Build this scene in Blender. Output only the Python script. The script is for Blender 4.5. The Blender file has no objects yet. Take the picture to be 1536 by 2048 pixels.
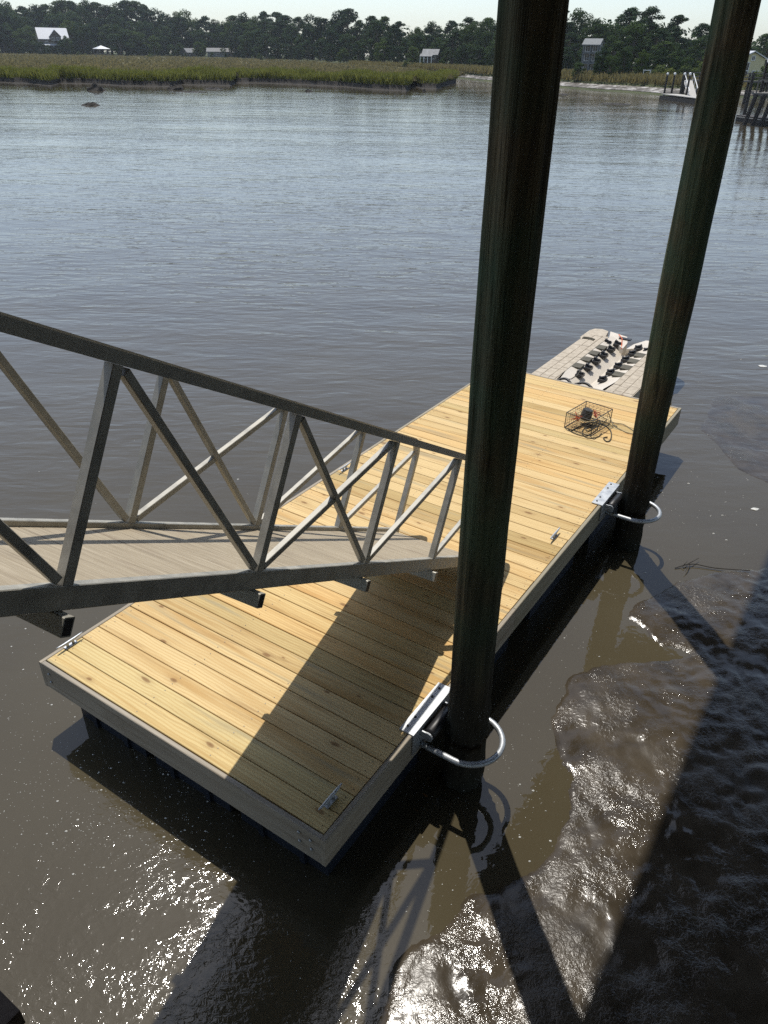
import bpy, math, random
import numpy as np
from mathutils import Vector, Matrix, Quaternion

random.seed(7)
rng = np.random.default_rng(7)
sc = bpy.context.scene
col = sc.collection

# ------------------------------------------------------------------ camera
FPX, CX, CY, IW, IH = 1502.77, 768.0, 1024.0, 1536.0, 2048.0
VPX, VPY = 727.31, 3484.54           # vanishing point of the verticals
DECK_Z = 0.71
CAM_H = 4.4 + DECK_Z
_d = Vector(((VPX - CX) / FPX, (VPY - CY) / FPX, 1.0)).normalized()
_up = -_d
_fw = Vector((0, 0, 1)); _fy = (_fw - _up * _fw.dot(_up)).normalized()
_rx = _fy.cross(_up)
RM = Matrix((_rx, _fy, _up))          # world = RM @ cam (x right, y down, z forward)
cam_data = bpy.data.cameras.new('camera')
cam = bpy.data.objects.new('camera', cam_data); col.objects.link(cam)
cam_data.sensor_fit = 'VERTICAL'; cam_data.sensor_height = 36.0
cam_data.lens = FPX / IH * 36.0
cam_data.clip_start = 0.05; cam_data.clip_end = 6000
right = RM.col[0]; down = RM.col[1]; fwd = RM.col[2]
m = Matrix.Identity(4)
for i in range(3):
    m[i][0] = right[i]; m[i][1] = -down[i]; m[i][2] = -fwd[i]
m[2][3] = CAM_H
cam.matrix_world = m
sc.camera = cam

# ------------------------------------------------------------------ sky, sun, exposure
SUN_AZ, SUN_EL = math.radians(-14.3), math.radians(65.2)
world = bpy.data.worlds.new('World'); sc.world = world; world.use_nodes = True
wn = world.node_tree.nodes; wl = world.node_tree.links
sky = wn.new('ShaderNodeTexSky'); sky.sky_type = 'NISHITA'; sky.sun_disc = False
sky.sun_elevation = SUN_EL; sky.sun_rotation = SUN_AZ
sky.altitude = 0; sky.air_density = 1.0; sky.dust_density = 0.8; sky.ozone_density = 2.0
bg = wn['Background']; bg.inputs[1].default_value = 0.15
tintn = wn.new('ShaderNodeMix'); tintn.data_type = 'RGBA'; tintn.blend_type = 'MULTIPLY'; tintn.inputs[0].default_value = 1.0
tintn.inputs[7].default_value = (0.925, 0.97, 1.02, 1)
hsv = wn.new('ShaderNodeHueSaturation'); hsv.inputs['Saturation'].default_value = 0.72; hsv.inputs['Value'].default_value = 1.05
wl.new(sky.outputs[0], hsv.inputs['Color']); wl.new(hsv.outputs[0], tintn.inputs[6]); wl.new(tintn.outputs[2], bg.inputs[0])
sun_dir = Vector((math.sin(SUN_AZ) * math.cos(SUN_EL), math.cos(SUN_AZ) * math.cos(SUN_EL), math.sin(SUN_EL)))
sl = bpy.data.lights.new('sun', 'SUN'); sl.energy = 4.2; sl.angle = math.radians(0.53); sl.color = (1.0, 0.95, 0.87)
so = bpy.data.objects.new('sun', sl); col.objects.link(so)
so.rotation_euler = sun_dir.to_track_quat('Z', 'Y').to_euler(); so.location = sun_dir * 50
sc.view_settings.view_transform = 'Standard'; sc.view_settings.look = 'None'
sc.view_settings.exposure = 0.0; sc.view_settings.gamma = 1.0; sc.view_settings.use_curve_mapping = False
sc.cycles.use_denoising = False
sc.cycles.max_bounces = 6; sc.cycles.diffuse_bounces = 3; sc.cycles.glossy_bounces = 3
sc.cycles.transparent_max_bounces = 8; sc.cycles.sample_clamp_indirect = 4.0
sc.cycles.caustics_reflective = False; sc.cycles.caustics_refractive = False

# ------------------------------------------------------------------ frames of reference
def ray(x, y):
    return RM @ Vector(((x - CX) / FPX, (y - CY) / FPX, 1.0))
def px(x, y, z=0.0):
    d = ray(x, y); t = (z - CAM_H) / d.z
    return Vector((d.x * t, d.y * t, z))
def px_dist(x, dist, z=0.0, yref=120):
    d = ray(x, yref); k = dist / math.hypot(d.x, d.y)
    return Vector((d.x * k, d.y * k, z))
def z_at(x, y, dist):
    d = ray(x, y); return CAM_H + d.z * dist / math.hypot(d.x, d.y)

TH = 0.57775
U = Vector((math.sin(TH), math.cos(TH), 0)); V = Vector((math.cos(TH), -math.sin(TH), 0)); ZZ = Vector((0, 0, 1))
DO = Vector((-0.655026 * 4.4, 1.069804 * 4.4, 0))
DL, DW = 1.959466 * 4.4, 0.686969 * 4.4
def D(u, v, z=0.0):
    return DO + U * u + V * v + ZZ * z

# ------------------------------------------------------------------ mesh helpers
class MB:
    def __init__(s): s.v = []; s.f = []
    def add(s, vs, fs):
        o = len(s.v); s.v += [tuple(p) for p in vs]; s.f += [tuple(i + o for i in f) for f in fs]; return s
    def box(s, c, sx, sy, sz, ax=None, bev=0.0):
        X, Y, Z = ax or (Vector((1, 0, 0)), Vector((0, 1, 0)), ZZ)
        c = Vector(c); hx, hy, hz = sx / 2, sy / 2, sz / 2
        if bev <= 0:
            P = [c + X * (a * hx) + Y * (b * hy) + Z * (d * hz) for a in (-1, 1) for b in (-1, 1) for d in (-1, 1)]
            return s.add(P, [(0, 1, 3, 2), (4, 6, 7, 5), (0, 4, 5, 1), (2, 3, 7, 6), (0, 2, 6, 4), (1, 5, 7, 3)])
        # chamfer along the X edges
        b = bev
        prof = [(-hy + b, -hz), (hy - b, -hz), (hy, -hz + b), (hy, hz - b), (hy - b, hz), (-hy + b, hz), (-hy, hz - b), (-hy, -hz + b)]
        P = [c + X * (e * hx) + Y * p + Z * q for e in (-1, 1) for p, q in prof]
        F = [(i, (i + 1) % 8, 8 + (i + 1) % 8, 8 + i) for i in range(8)]
        F += [tuple(range(7, -1, -1)), tuple(range(8, 16))]
        return s.add(P, F)
    def bar(s, a, b, w, h, up=ZZ, bev=0.0):
        a = Vector(a); b = Vector(b); X = (b - a); L = X.length; X = X / L
        Y = up.cross(X)
        if Y.length < 1e-5: Y = Vector((1, 0, 0)).cross(X)
        Y.normalize(); Z = X.cross(Y)
        return s.box((a + b) / 2, L, w, h, (X, Y, Z), bev)
    def tube(s, path, r, n=8, cap=True, closed=False):
        path = [Vector(p) for p in path]; N = len(path)
        rr = r if isinstance(r, (list, tuple)) else [r] * N
        t0 = (path[1] - path[0]).normalized()
        ref = Vector((0, 0, 1)) if abs(t0.z) < 0.9 else Vector((1, 0, 0))
        nrm = (ref - t0 * ref.dot(t0)).normalized()
        vs = []
        for i, p in enumerate(path):
            if i == 0: t = t0
            elif i == N - 1: t = (path[i] - path[i - 1]).normalized()
            else: t = (path[i + 1] - path[i - 1]).normalized()
            nrm = (nrm - t * nrm.dot(t)).normalized(); bn = t.cross(nrm)
            for k in range(n):
                a = 2 * math.pi * k / n
                vs.append(p + (nrm * math.cos(a) + bn * math.sin(a)) * rr[i])
        fs = [(i * n + k, i * n + (k + 1) % n, (i + 1) * n + (k + 1) % n, (i + 1) * n + k) for i in range(N - 1) for k in range(n)]
        if cap: fs += [tuple(range(n - 1, -1, -1)), tuple((N - 1) * n + k for k in range(n))]
        return s.add(vs, fs)
    def sweep(s, path, prof_axes, w, h):
        # rectangular section; prof_axes: list of (side, up) per path point
        vs = []
        for p, (a, b) in zip(path, prof_axes):
            vs += [p + a * (i * w / 2) + b * (j * h / 2) for i, j in ((-1, -1), (1, -1), (1, 1), (-1, 1))]
        N = len(path)
        fs = [(i * 4 + k, i * 4 + (k + 1) % 4, (i + 1) * 4 + (k + 1) % 4, (i + 1) * 4 + k) for i in range(N - 1) for k in range(4)]
        fs += [(3, 2, 1, 0), tuple((N - 1) * 4 + k for k in range(4))]
        return s.add(vs, fs)
    def mesh(s, name, mat, origin=None, smooth=False):
        o = origin or Vector((0, 0, 0))
        me = bpy.data.meshes.new(name)
        me.from_pydata([(p[0] - o.x, p[1] - o.y, p[2] - o.z) for p in s.v], [], s.f)
        if mat: me.materials.append(mat)
        if smooth: me.polygons.foreach_set('use_smooth', [True] * len(me.polygons))
        me.update(); return me
    def build(s, name, mat, parent=None, smooth=False, label=None, kind=None):
        me = s.mesh(name, mat, wloc(parent), smooth)
        return put(name, me, parent, label=label, kind=kind)
def wloc(o):
    t = Vector((0, 0, 0))
    while o is not None: t = t + o.location; o = o.parent
    return t
def put(name, me, parent=None, loc=None, rz=0.0, label=None, kind=None):
    o = bpy.data.objects.new(name, me); col.objects.link(o)
    if parent: o.parent = parent
    if loc is not None: o.location = loc
    o.rotation_euler[2] = rz
    if label: o['label'] = label
    if kind: o['kind'] = kind
    return o
def tag(o, label, cat, group=None):
    o['label'] = label; o['category'] = cat
    if group: o['group'] = group
    return o
def thing(name, label, cat, loc, group=None, rz=0.0):
    o = bpy.data.objects.new(name, None); col.objects.link(o); o.location = loc; o.rotation_euler[2] = rz
    o.empty_display_size = 0.2
    return tag(o, label, cat, group)
def single(name, mb, mat, label, cat, group=None, origin=None, smooth=False):
    og = origin or Vector(mb.v[0])
    o = put(name, mb.mesh(name, mat, og, smooth), None, og)
    return tag(o, label, cat, group)

# ------------------------------------------------------------------ materials
def mat(name):
    mt = bpy.data.materials.new(name); mt.use_nodes = True
    nt = mt.node_tree; return mt, nt.nodes, nt.links, nt.nodes['Principled BSDF']
def ramp(N, stops, interp='LINEAR'):
    r = N.new('ShaderNodeValToRGB'); e = r.color_ramp.elements; r.color_ramp.interpolation = interp
    while len(e) > 1: e.remove(e[-1])
    e[0].position = stops[0][0]; e[0].color = (*stops[0][1], 1) if len(stops[0][1]) == 3 else stops[0][1]
    for p, c in stops[1:]:
        x = e.new(p); x.color = (*c, 1) if len(c) == 3 else c
    return r
def mixc(N, L, a, b, fac, mode='MIX'):
    n = N.new('ShaderNodeMix'); n.data_type = 'RGBA'; n.blend_type = mode
    for sock, val in ((n.inputs[0], fac), (n.inputs[6], a), (n.inputs[7], b)):
        if hasattr(val, 'is_output'): L.new(val, sock)
        elif isinstance(val, (int, float)): sock.default_value = val
        else: sock.default_value = (*val, 1)
    return n.outputs[2]
def math_(N, L, op, a, b=None, c=None, clamp=False):
    n = N.new('ShaderNodeMath'); n.operation = op; n.use_clamp = clamp
    for i, val in enumerate((a, b, c)):
        if val is None: continue
        if hasattr(val, 'is_output'): L.new(val, n.inputs[i])
        else: n.inputs[i].default_value = val
    return n.outputs[0]
def noise(N, L, vec, scale, detail=2.0, rough=0.5, dist=0.0):
    n = N.new('ShaderNodeTexNoise'); n.inputs['Scale'].default_value = scale; n.inputs['Detail'].default_value = detail
    n.inputs['Roughness'].default_value = rough; n.inputs['Distortion'].default_value = dist
    if vec is not None: L.new(vec, n.inputs['Vector'])
    return n
def mapping(N, L, vec, scale=(1, 1, 1), rot=(0, 0, 0), loc=(0, 0, 0)):
    n = N.new('ShaderNodeMapping'); n.inputs['Scale'].default_value = scale; n.inputs['Rotation'].default_value = rot; n.inputs['Location'].default_value = loc
    L.new(vec, n.inputs['Vector']); return n.outputs[0]
def bump(N, L, h, strength, dist, bsdf, prev=None):
    b = N.new('ShaderNodeBump'); b.inputs['Strength'].default_value = strength; b.inputs['Distance'].default_value = dist
    L.new(h, b.inputs['Height'])
    if prev is not None: L.new(prev, b.inputs['Normal'])
    if bsdf: L.new(b.outputs[0], bsdf.inputs['Normal'])
    return b.outputs[0]
def objvec(N, L, k=37.0):
    tc = N.new('ShaderNodeTexCoord'); oi = N.new('ShaderNodeObjectInfo')
    cb = N.new('ShaderNodeCombineXYZ')
    for i, f in enumerate((k, k * 1.7, k * 0.6)): L.new(math_(N, L, 'MULTIPLY', oi.outputs['Random'], f), cb.inputs[i])
    va = N.new('ShaderNodeVectorMath'); va.operation = 'ADD'; L.new(tc.outputs['Object'], va.inputs[0]); L.new(cb.outputs[0], va.inputs[1])
    return va.outputs[0], oi.outputs['Random'], tc.outputs['Object']
def wpos(N):
    return N.new('ShaderNodeNewGeometry').outputs['Position']
def plain(name, c, rough=0.6, metal=0.0, var=0.25, scale=6.0, bmp=0.0, spec=0.5):
    mt, N, L, B = mat(name)
    tc = N.new('ShaderNodeTexCoord')
    n = noise(N, L, tc.outputs['Object'], scale, 4)
    r = ramp(N, [(0.3, tuple(x * (1 - var) for x in c)), (0.7, tuple(min(1, x * (1 + var)) for x in c))]); L.new(n.outputs[0], r.inputs[0])
    L.new(r.outputs[0], B.inputs['Base Color']); B.inputs['Roughness'].default_value = rough; B.inputs['Metallic'].default_value = metal
    B.inputs['Specular IOR Level'].default_value = spec
    if bmp: bump(N, L, noise(N, L, tc.outputs['Object'], scale * 6, 3).outputs[0], 1.0, bmp, B)
    return mt

def pine_mat(name, pale, gold, dull, grey):
    mt, N, L, B = mat(name)
    v, rnd, ov = objvec(N, L)
    g1 = noise(N, L, mapping(N, L, v, (1.1, 22, 22)), 1.0, 3, 0.55, 0.6)           # streaks
    g2 = noise(N, L, mapping(N, L, v, (0.45, 5.5, 5.5)), 1.0, 2, 0.5, 1.2)          # broad figure
    fine = noise(N, L, mapping(N, L, v, (5, 130, 130)), 1.0, 2, 0.6)
    wv = N.new('ShaderNodeTexWave'); wv.bands_direction = 'Y'; wv.inputs['Scale'].default_value = 11; wv.inputs['Distortion'].default_value = 7
    wv.inputs['Detail'].default_value = 2; wv.inputs['Detail Scale'].default_value = 0.5
    L.new(mapping(N, L, v, (0.35, 1, 1)), wv.inputs['Vector'])
    r = ramp(N, [(0.30, gold), (0.5, pale), (0.75, tuple(min(1, x * 1.08) for x in pale))]); L.new(g2.outputs[0], r.inputs[0])
    c = mixc(N, L, r.outputs[0], gold, math_(N, L, 'MULTIPLY', math_(N, L, 'POWER', wv.outputs[1], 2.5), 0.62))
    st = ramp(N, [(0.56, (0, 0, 0)), (0.74, (1, 1, 1))]); L.new(g1.outputs[0], st.inputs[0])
    c = mixc(N, L, c, dull, math_(N, L, 'MULTIPLY', st.outputs[0], 0.75))
    # per-board tint
    wn_ = N.new('ShaderNodeTexWhiteNoise'); wn_.noise_dimensions = '1D'; L.new(rnd, wn_.inputs['W'])
    tint = ramp(N, [(0.0, (0.70, 0.66, 0.56)), (0.16, (0.95, 0.93, 0.88)), (0.45, (1, 1, 1)), (0.68, (1.0, 0.89, 0.74)), (0.86, (0.92, 0.96, 0.90)), (1.0, (0.72, 0.70, 0.60))]); L.new(wn_.outputs[0], tint.inputs[0])
    c = mixc(N, L, c, tint.outputs[0], 1.0, 'MULTIPLY')
    # weather-grey stripes on some boards
    gy = noise(N, L, mapping(N, L, v, (0.55, 9, 9), (0, 0, 0), (3, 5, 1)), 1.0, 2, 0.5, 0.4)
    gr = ramp(N, [(0.60, (0, 0, 0)), (0.72, (1, 1, 1))]); L.new(gy.outputs[0], gr.inputs[0])
    c = mixc(N, L, c, grey, math_(N, L, 'MULTIPLY', gr.outputs[0], 0.6))
    # knots
    vo = N.new('ShaderNodeTexVoronoi'); vo.inputs['Scale'].default_value = 1.0; vo.feature = 'F1'; vo.voronoi_dimensions = '2D'
    wob = noise(N, L, mapping(N, L, v, (3, 9, 9)), 1.0, 2)
    wva = N.new('ShaderNodeVectorMath'); wva.operation = 'MULTIPLY_ADD'; L.new(wob.outputs['Color'], wva.inputs[0]); wva.inputs[1].default_value = (0.22, 0.16, 0); L.new(mapping(N, L, v, (2.1, 5.2, 0.01)), wva.inputs[2])
    L.new(wva.outputs[0], vo.inputs['Vector'])
    kn = ramp(N, [(0.0, (1, 1, 1)), (0.055, (0.8, 0.8, 0.8)), (0.085, (0.18, 0.18, 0.18)), (0.22, (0, 0, 0))]); sep = N.new('ShaderNodeSeparateColor'); L.new(vo.outputs['Color'], sep.inputs[0])
    L.new(math_(N, L, 'DIVIDE', vo.outputs['Distance'], math_(N, L, 'MULTIPLY_ADD', sep.outputs[1], 1.1, 0.35)), kn.inputs[0])
    keep = math_(N, L, 'GREATER_THAN', sep.outputs[0], 0.66)
    c = mixc(N, L, c, (0.17, 0.075, 0.025), math_(N, L, 'MULTIPLY', math_(N, L, 'MULTIPLY', kn.outputs[0], keep), 0.85))
    c = mixc(N, L, c, (0.30, 0.19, 0.08), math_(N, L, 'MULTIPLY', math_(N, L, 'GREATER_THAN', fine.outputs[0], 0.62), 0.12))
    L.new(c, B.inputs['Base Color']); B.inputs['Roughness'].default_value = 0.72; B.inputs['Specular IOR Level'].default_value = 0.25
    bump(N, L, fine.outputs[0], 0.5, 0.0012, B)
    return mt
M_PINE = pine_mat('fresh_pine', (0.66, 0.50, 0.255), (0.53, 0.345, 0.14), (0.38, 0.24, 0.10), (0.31, 0.275, 0.175))
M_FASCIA = pine_mat('weathered_pine', (0.38, 0.34, 0.28), (0.30, 0.26, 0.205), (0.20, 0.165, 0.125), (0.24, 0.225, 0.20))

def pile_mat():
    mt, N, L, B = mat('treated_pile')
    tc = N.new('ShaderNodeTexCoord'); o = tc.outputs['Object']
    s1 = noise(N, L, mapping(N, L, o, (16, 16, 0.7)), 1.0, 5, 0.6, 0.4)
    s2 = noise(N, L, mapping(N, L, o, (50, 50, 1.6)), 1.0, 3, 0.6)
    big = noise(N, L, o, 1.4, 3)
    r = ramp(N, [(0.32, (0.03, 0.024, 0.016)), (0.48, (0.10, 0.085, 0.055)), (0.66, (0.19, 0.155, 0.095))]); L.new(s1.outputs[0], r.inputs[0])
    g = ramp(N, [(0.42, (0, 0, 0)), (0.6, (1, 1, 1))]); L.new(big.outputs[0], g.inputs[0])
    c = mixc(N, L, r.outputs[0], (0.075, 0.12, 0.075), math_(N, L, 'MULTIPLY', g.outputs[0], 0.7))
    sx = N.new('ShaderNodeSeparateXYZ'); L.new(o, sx.inputs[0])
    wob = math_(N, L, 'ADD', sx.outputs[2], math_(N, L, 'MULTIPLY', s1.outputs[0], 1.2))
    wet = ramp(N, [(0.0, (1, 1, 1)), (1.0, (0, 0, 0))]); L.new(math_(N, L, 'MULTIPLY_ADD', wob, 0.7, -1.15, True), wet.inputs[0])
    c = mixc(N, L, c, (0.028, 0.025, 0.02), math_(N, L, 'MULTIPLY', wet.outputs[0], 0.9))
    vo = N.new('ShaderNodeTexVoronoi'); vo.inputs['Scale'].default_value = 55; L.new(o, vo.inputs['Vector'])
    spot = math_(N, L, 'LESS_THAN', vo.outputs['Distance'], 0.16)
    low = math_(N, L, 'LESS_THAN', sx.outputs[2], 1.0)
    bn = noise(N, L, o, 4.0, 2); bm = math_(N, L, 'GREATER_THAN', bn.outputs[0], 0.55)
    c = mixc(N, L, c, (0.42, 0.42, 0.40), math_(N, L, 'MULTIPLY', math_(N, L, 'MULTIPLY', spot, low), bm))
    L.new(c, B.inputs['Base Color']); B.inputs['Roughness'].default_value = 0.95; B.inputs['Specular IOR Level'].default_value = 0.1
    b1 = bump(N, L, s2.outputs[0], 0.9, 0.012, None)
    bump(N, L, s1.outputs[0], 1.0, 0.035, B, b1)
    return mt
M_PILE = pile_mat()

def alu_mat(name, c, rough, var=0.18, metal=0.65):
    mt, N, L, B = mat(name)
    tc = N.new('ShaderNodeTexCoord'); o = tc.outputs['Object']
    a = noise(N, L, o, 9, 5, 0.6); b = noise(N, L, o, 60, 3)
    r = ramp(N, [(0.3, tuple(x * (1 - var) for x in c)), (0.7, tuple(x * (1 + var) for x in c))]); L.new(a.outputs[0], r.inputs[0])
    L.new(r.outputs[0], B.inputs['Base Color']); B.inputs['Metallic'].default_value = metal
    rr = ramp(N, [(0.3, (rough - .1,) * 3), (0.7, (rough + .12,) * 3)]); L.new(a.outputs[0], rr.inputs[0]); L.new(rr.outputs[0], B.inputs['Roughness'])
    bump(N, L, b.outputs[0], 0.3, 0.001, B)
    return mt
M_ALU = alu_mat('weathered_aluminium', (0.36, 0.345, 0.30), 0.5, 0.22, 0.3)
M_GALV = alu_mat('galvanised_steel', (0.44, 0.46, 0.475), 0.5)
M_RUBBER = plain('black_rubber', (0.018, 0.018, 0.02), 0.45)
M_FLOAT = plain('black_float_plastic', (0.014, 0.018, 0.028), 0.5, scale=3)
M_STEEL_DARK = plain('dark_bolt_steel', (0.09, 0.09, 0.09), 0.45, 0.8)
M_WIRE = plain('dark_coated_wire', (0.045, 0.045, 0.042), 0.6)
M_ORANGE = plain('orange_cord', (0.62, 0.12, 0.03), 0.6)
M_ROPE = plain('dark_rope', (0.06, 0.055, 0.04), 0.9)
M_ROPE_PALE = plain('pale_rope', (0.30, 0.26, 0.17), 0.9)

def composite_mat():
    mt, N, L, B = mat('composite_decking')
    v, rnd, ov = objvec(N, L)
    g = noise(N, L, mapping(N, L, v, (2.5, 45, 10)), 1.0, 4, 0.6, 0.5); p = noise(N, L, mapping(N, L, v, (2, 6, 4)), 1.0, 3)
    r = ramp(N, [(0.30, (0.24, 0.195, 0.135)), (0.5, (0.34, 0.285, 0.20)), (0.72, (0.42, 0.36, 0.265))]); L.new(g.outputs[0], r.inputs[0])
    rp = ramp(N, [(0.55, (0, 0, 0)), (0.75, (1, 1, 1))]); L.new(p.outputs[0], rp.inputs[0])
    c = mixc(N, L, r.outputs[0], (0.20, 0.15, 0.105), math_(N, L, 'MULTIPLY', rp.outputs[0], 0.6))
    L.new(c, B.inputs['Base Color']); B.inputs['Roughness'].default_value = 0.7
    bump(N, L, g.outputs[0], 0.4, 0.002, B); return mt
M_COMP = composite_mat()

def water_mat():
    mt, N, L, B = mat('tidal_creek_water')
    p = wpos(N)
    sx = N.new('ShaderNodeSeparateXYZ'); L.new(p, sx.inputs[0])
    # how open the water is: sheltered by the float and the mud, rippled out in the creek
    cb = N.new('ShaderNodeVectorMath'); cb.operation = 'DISTANCE'; L.new(p, cb.inputs[0]); cb.inputs[1].default_value = (2.0, 3.0, 0)
    big = noise(N, L, p, 0.16, 2)
    dd = math_(N, L, 'MULTIPLY_ADD', big.outputs[0], 5.0, cb.outputs['Value'])
    openw = N.new('ShaderNodeMapRange'); openw.interpolation_type = 'SMOOTHERSTEP'
    openw.inputs['From Min'].default_value = 5.5; openw.inputs['From Max'].default_value = 14.0
    openw.inputs['To Min'].default_value = 0.035; openw.inputs['To Max'].default_value = 1.0
    L.new(dd, openw.inputs['Value'])
    n1 = noise(N, L, mapping(N, L, p, (1.0, 3.0, 1), (0, 0, 0.12)), 1.0, 3, 0.5, 0.5)
    n2 = noise(N, L, mapping(N, L, p, (2.4, 5.6, 1), (0, 0, -0.25)), 1.0, 2, 0.5, 0.3)
    n3 = noise(N, L, mapping(N, L, p, (0.22, 0.5, 1), (0, 0, 0.3)), 1.0, 2, 0.5)
    hsum = math_(N, L, 'ADD', math_(N, L, 'MULTIPLY', n1.outputs[0], 0.029), math_(N, L, 'MULTIPLY', n2.outputs[0], 0.010))
    hsum = math_(N, L, 'ADD', hsum, math_(N, L, 'MULTIPLY', n3.outputs[0], 0.05))
    patch = ramp(N, [(0.35, (0.55,) * 3), (0.65, (1.2,) * 3)]); L.new(noise(N, L, mapping(N, L, p, (0.05, 0.13, 1), (0, 0, 0.4)), 1.0, 3, 0.55).outputs[0], patch.inputs[0])
    fetch = N.new('ShaderNodeMapRange'); fetch.inputs['From Min'].default_value = 20; fetch.inputs['From Max'].default_value = 140; fetch.inputs['To Min'].default_value = 1.0; fetch.inputs['To Max'].default_value = 0.4; L.new(cb.outputs['Value'], fetch.inputs['Value'])
    hsum = math_(N, L, 'MULTIPLY', math_(N, L, 'MULTIPLY', math_(N, L, 'MULTIPLY', hsum, openw.outputs[0]), patch.outputs[0]), fetch.outputs[0])
    # draining film near the shore: fine trembling ripples that glitter
    def blob(cx, cy, r0, r1):
        d = N.new('ShaderNodeVectorMath'); d.operation = 'DISTANCE'; L.new(p, d.inputs[0]); d.inputs[1].default_value = (cx, cy, 0)
        mr = N.new('ShaderNodeMapRange'); mr.interpolation_type = 'SMOOTHSTEP'; mr.inputs['From Min'].default_value = r1; mr.inputs['From Max'].default_value = r0
        L.new(d.outputs['Value'], mr.inputs['Value']); return mr.outputs[0]
    m = blob(-1.8, 2.2, 0.9, 2.5)
    nn = noise(N, L, p, 2.6, 3, 0.6); mk = ramp(N, [(0.36, (0.1, 0.1, 0.1)), (0.56, (1, 1, 1))]); L.new(nn.outputs[0], mk.inputs[0])
    m = math_(N, L, 'MULTIPLY', m, mk.outputs[0])
    f1 = noise(N, L, mapping(N, L, p, (15, 21, 1), (0, 0, 0.5)), 1.0, 3, 0.6, 0.8)
    fil = math_(N, L, 'MULTIPLY', math_(N, L, 'MULTIPLY', f1.outputs[0], 0.0052), m)
    f2 = noise(N, L, p, 9, 2, 0.5, 0.5)
    calm = math_(N, L, 'MULTIPLY', f2.outputs[0], 0.0009)
    h = math_(N, L, 'ADD', math_(N, L, 'ADD', hsum, fil), calm)
    bump(N, L, h, 1.0, 1.0, B)
    cn = noise(N, L, p, 0.5, 4)
    r = ramp(N, [(0.3, (0.062, 0.051, 0.030)), (0.7, (0.076, 0.064, 0.039))]); L.new(cn.outputs[0], r.inputs[0])
    L.new(r.outputs[0], B.inputs['Base Color'])
    L.new(math_(N, L, 'MULTIPLY_ADD', m, 0.06, 0.025), B.inputs['Roughness']); B.inputs['IOR'].default_value = 1.50
    return mt
M_WATER = water_mat()

def mud_mat():
    mt, N, L, B = mat('wet_tidal_mud')
    p = wpos(N)
    a = noise(N, L, p, 3.0, 6, 0.6); b = noise(N, L, p, 30, 3, 0.6, 0.6); c3 = noise(N, L, p, 120, 2); w = noise(N, L, p, 1.1, 3)
    r = ramp(N, [(0.3, (0.032, 0.025, 0.016)), (0.55, (0.060, 0.048, 0.033)), (0.75, (0.082, 0.066, 0.046))]); L.new(a.outputs[0], r.inputs[0])
    L.new(r.outputs[0], B.inputs['Base Color'])
    rr = ramp(N, [(0.36, (0.07,) * 3), (0.5, (0.14,) * 3), (0.66, (0.34,) * 3)]); L.new(w.outputs[0], rr.inputs[0]); L.new(rr.outputs[0], B.inputs['Roughness'])
    B.inputs['IOR'].default_value = 1.42
    ms = ramp(N, [(0.42, (0.14,) * 3), (0.60, (1,) * 3)]); L.new(noise(N, L, p, 1.9, 3, 0.6).outputs[0], ms.inputs[0])
    h = math_(N, L, 'ADD', math_(N, L, 'MULTIPLY', b.outputs[0], 0.0080), math_(N, L, 'MULTIPLY', c3.outputs[0], 0.0016))
    h = math_(N, L, 'MULTIPLY', h, ms.outputs[0])
    bump(N, L, h, 1.0, 1.0, B)
    return mt
M_MUD = mud_mat()

def ground_mat(name, stops, scale, rough=0.9, bmp=0.0):
    mt, N, L, B = mat(name); p = wpos(N)
    n = noise(N, L, p, scale, 6, 0.65); r = ramp(N, stops); L.new(n.outputs[0], r.inputs[0])
    L.new(r.outputs[0], B.inputs['Base Color']); B.inputs['Roughness'].default_value = rough
    B.inputs['Specular IOR Level'].default_value = 0.2
    if bmp: bump(N, L, noise(N, L, p, scale * 8, 4).outputs[0], 1.0, bmp, B)
    return mt
M_BANKMUD = ground_mat('bank_mud', [(0.3, (0.012, 0.010, 0.008)), (0.7, (0.034, 0.028, 0.022))], 0.8, 0.8, 0.0)
M_OYSTER = ground_mat('oyster_shore', [(0.40, (0.06, 0.052, 0.042)), (0.52, (0.14, 0.125, 0.105)), (0.62, (0.42, 0.40, 0.37))], 0.7, 0.6, 0.08)
M_MARSH = ground_mat('marsh_flat', [(0.3, (0.11, 0.098, 0.052)), (0.5, (0.145, 0.13, 0.066)), (0.7, (0.13, 0.14, 0.058))], 0.045, 0.95)
M_LAND = ground_mat('dark_olive_land', [(0.3, (0.04, 0.05, 0.02)), (0.7, (0.09, 0.10, 0.045))], 0.1, 0.95)  # dark olive ground, mottled by noise

def leaf_mat(name, dark, light, transl=0.25):
    mt, N, L, B = mat(name)
    tc = N.new('ShaderNodeTexCoord'); oi = N.new('ShaderNodeObjectInfo')
    n = noise(N, L, tc.outputs['Object'], 0.9, 3); r = ramp(N, [(0.3, dark), (0.7, light)]); L.new(n.outputs[0], r.inputs[0])
    tn = ramp(N, [(0, (0.55, 0.66, 0.70)), (0.5, (1, 1, 1)), (0.8, (1.25, 1.2, 0.9)), (1, (1.75, 1.5, 0.95))]); L.new(oi.outputs['Random'], tn.inputs[0])
    c = mixc(N, L, r.outputs[0], tn.outputs[0], 1.0, 'MULTIPLY')
    L.new(c, B.inputs['Base Color']); B.inputs['Roughness'].default_value = 0.85; B.inputs['Specular IOR Level'].default_value = 0.08
    tr = N.new('ShaderNodeBsdfTranslucent'); L.new(c, tr.inputs['Color'])
    ms = N.new('ShaderNodeMixShader'); ms.inputs[0].default_value = transl
    L.new(B.outputs[0], ms.inputs[1]); L.new(tr.outputs[0], ms.inputs[2])
    L.new(ms.outputs[0], N['Material Output'].inputs['Surface'])
    return mt
M_PINELEAF = leaf_mat('pine_foliage', (0.020, 0.040, 0.018), (0.046, 0.082, 0.030))
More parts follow.
